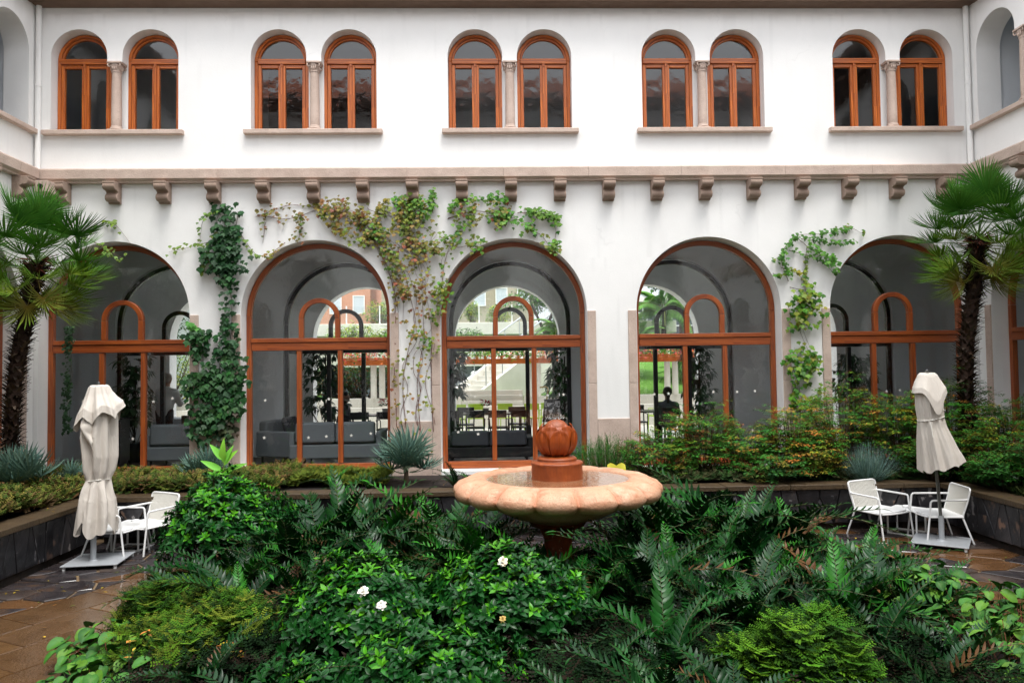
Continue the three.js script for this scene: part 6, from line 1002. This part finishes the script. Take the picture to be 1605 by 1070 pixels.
tree('spreading green tree at the upper right of the middle arch', 1.75, 1.4, -18.5, 5.2, 1.5, 4200, mg, 551); tree('dark green tree far behind the fourth door', 11.5, 2, -34, 10, 4, 4200, [[0.03, 0.1, 0.03], [0.05, 0.14, 0.03], [0.12, 0.2, 0.05]], 552, 0.4); tree('pale green tree behind the flagpole', 15.5, 2, -36, 8.5, 3.5, 3600, [[0.12, 0.22, 0.05], [0.07, 0.16, 0.03]], 553, 0.4); tree('dark tree shading the left of the garden', -11.8, 1.4, -13.5, 5.2, 2.2, 3600, [[0.025, 0.08, 0.02], [0.05, 0.12, 0.02]], 554); tree('green tree at the far right of the garden', 13.5, 1.4, -13, 4.6, 2.0, 3000, mg, 555);
function gardenPalm(label, x, y, z, h, s, seed) {
  reseed(seed); const t = thing('garden_palm', label, 'palm tree', [x, y, z]); obj('trunk', rod([0, 0, 0], [0.1, h, 0], 0.13, 0.1, 12), barkM, t);
  const g = frondPalm; for (let i = 0; i < 18; i++) { const m = obj('frond', g, softM, t); m.position.set(0.1, h, 0); m.rotation.set(lerp(0.1, 1.5, i / 18), i * 2.4, 0, 'YXZ'); m.scale.setScalar(s * rr(0.85, 1.1)); }
}
tree('tree standing behind the viewer, mirrored in the middle and fourth doors', 3.2, 0, 14.6, 5.2, 1.3, 2400, dg, 571); tree('tree standing behind the viewer, mirrored in the first and second doors', -4.6, 0, 14.6, 4.4, 1.2, 2200, dg, 572);
const frondPalm = (() => { reseed(560); const l = new Leaves(), pt = (t) => V(0, 1.5 * t - 0.75 * t * t, 0.9 * t * t); for (let i = 0; i < 8; i++) l.stem(pt(i / 8), pt((i + 1) / 8), 0.018, [0.14, 0.18, 0.04]); for (let i = 0; i < 34; i++) for (const s of [-1, 1]) { const t = 0.15 + 0.85 * i / 34; l.blade(pt(t), V(s, 0.4, 0.45 - 0.3 * t).normalize(), V(0, 0.5, -1), 0.42 * (1.1 - 0.6 * t), 0.035, vary([0.1, 0.24, 0.04], 0.3), { segs: 3, curl: 0.5 }); } return l.geo(); })();
gardenPalm('feathery palm on the lawn behind the fourth door', 4.6, 1.6, -13.5, 1.7, 0.9, 561); gardenPalm('tall feathery palm left of the flagpole', 7.0, 2.2, -19.5, 2.6, 1.6, 562); gardenPalm('bright feathery palm behind the fifth door', 12.3, 1.5, -12.5, 2.5, 1.1, 563); gardenPalm('feathery palm leaning into the right of the middle arch', 1.7, 1.4, -12.5, 2.2, 0.75, 564); gardenPalm('small palm behind the paired columns of the fourth door', 6.0, 1.5, -13.0, 0.5, 0.75, 565);
{ const t = thing('flagpole', 'white pole standing on the lawn behind the fourth arch', 'pole', [8.7, 1.4, -26]); obj('shaft', rod([0, 0, 0], [0, 5.4, 0], 0.17, 0.16, 14), M.white, t); obj('cap', rod([0, 5.4, 0], [0, 5.5, 0], 0.2, 0.2, 14), M.steel, t); }
{ const t = thing('leaning_mast', 'white leaning mast among palms behind the fifth arch', 'pole', [12.0, 1.4, -14]); obj('shaft', rod([0, 0, 0], [-1.5, 4.4, 0], 0.09, 0.08, 12), M.white, t); obj('foot', box(-0.2, 0.2, 0, 0.12, -0.2, 0.2, 0.01), M.concrete, t); }
function farHouse(label, x0, x1, z, h, wallC, cols, rows, wy0, dy, ww, wh, glassC) {
  const t = thing('far_building', label, 'building', [0, 0, z]); obj('wall', box(x0, x1, 0, h, -8, 0), std({ color: C(...wallC), roughness: 0.85, map: T.plaster }), t); obj('roof', box(x0 - 0.3, x1 + 0.3, h, h + 0.35, -8.3, 0.4, 0.03), M.concrete, t);
  for (let j = 0; j < rows; j++) for (let i = 0; i < cols; i++) { const cx = lerp(x0, x1, (i + 0.5) / cols), cy = wy0 + j * dy, w = part(t, 'window'); obj('frame', [box(cx - ww / 2, cx + ww / 2, cy - 0.07, cy, 0.002, 0.08), box(cx - ww / 2, cx + ww / 2, cy + wh, cy + wh + 0.07, 0.002, 0.08), box(cx - ww / 2, cx - ww / 2 + 0.07, cy + 0.002, cy + wh - 0.002, 0.002, 0.07), box(cx + ww / 2 - 0.07, cx + ww / 2, cy + 0.002, cy + wh - 0.002, 0.002, 0.07)], M.white, w); obj('pane', box(cx - ww / 2 + 0.07, cx + ww / 2 - 0.07, cy, cy + wh, 0.003, 0.03), glassC, w); }
}
const paleGlass = std({ color: C(0.5, 0.55, 0.6), roughness: 0.15 }), darkGlass = std({ color: C(0.05, 0.06, 0.08), roughness: 0.12 });
farHouse('beige apartment building with pale windows behind the terrace', -9, 3, -46, 13, [0.42, 0.37, 0.28], 7, 4, 1.6, 2.9, 0.95, 1.3, paleGlass);
farHouse('terracotta-coloured house seen over the glass balustrade', -24, -10.5, -50, 12, [0.6, 0.3, 0.2], 7, 4, 1.6, 2.8, 1.0, 1.4, paleGlass);
farHouse('dark modern building with bands of windows behind the fourth door', 8, 22, -47, 7.6, [0.06, 0.065, 0.08], 14, 3, 2.2, 1.75, 0.8, 1.0, darkGlass);
{ const t = thing('white_annex', 'white annex wall with a dark round arch beyond the garden at left', 'building', [-12.2, 0, -15.5]); obj('wall', wallWith(-3, 3, 0.5, 4.6, [archShape(0.3, 1.3, 1.3, 2.7)], 0.5), M.plaster, t); obj('dark_room', box(-2.5, 2.5, 0.5, 4.5, -3, -2.8), M.darkWall, t); obj('roof', box(-3.1, 3.1, 4.6, 4.8, -3, 0.15, 0.01), M.concrete, t); }
{ const t = thing('white_house', 'plain white house beyond the palms behind the fifth door', 'building', [15, 0, -19]); obj('wall', box(-5, 5, 0.5, 4.2, -4, 0), M.plaster, t); obj('roof', box(-5.2, 5.2, 4.2, 4.4, -4.2, 0.2, 0.02), M.concrete, t); for (const x of [-3, -0.5, 2]) obj('shutter', box(x, x + 0.9, 1.9, 3.3, 0.002, 0.05, 0.006), M.eave, t); }
const lime = copy(blackChair, 'garden_chair', [-1.4, 0.652, -6.6], 0.3, 'lime green chair on the terrace behind the middle table, left', 'lime green chairs on the garden terrace'), limeM = std({ color: C(0.42, 0.62, 0.03), roughness: 0.5 });
lime.traverse((m) => { if (m.isMesh) m.material = limeM; });
for (const [x, z, r, l] of [[-0.9, -6.9, 0, 'lime green chair on the terrace, second from the left'], [-0.1, -6.8, -0.2, 'lime green chair on the terrace behind the red poinsettia'], [0.5, -6.6, 0.2, 'lime green chair on the terrace beside the marbled lamp shade'], [1.0, -6.9, 0, 'lime green chair on the terrace, furthest right'], [3.9, -6.8, 0.2, 'lime green chair on the terrace behind the fourth door']]) copy(lime, 'garden_chair', [x, 0.652, z], r, l);
renderer.render(scene, camera);
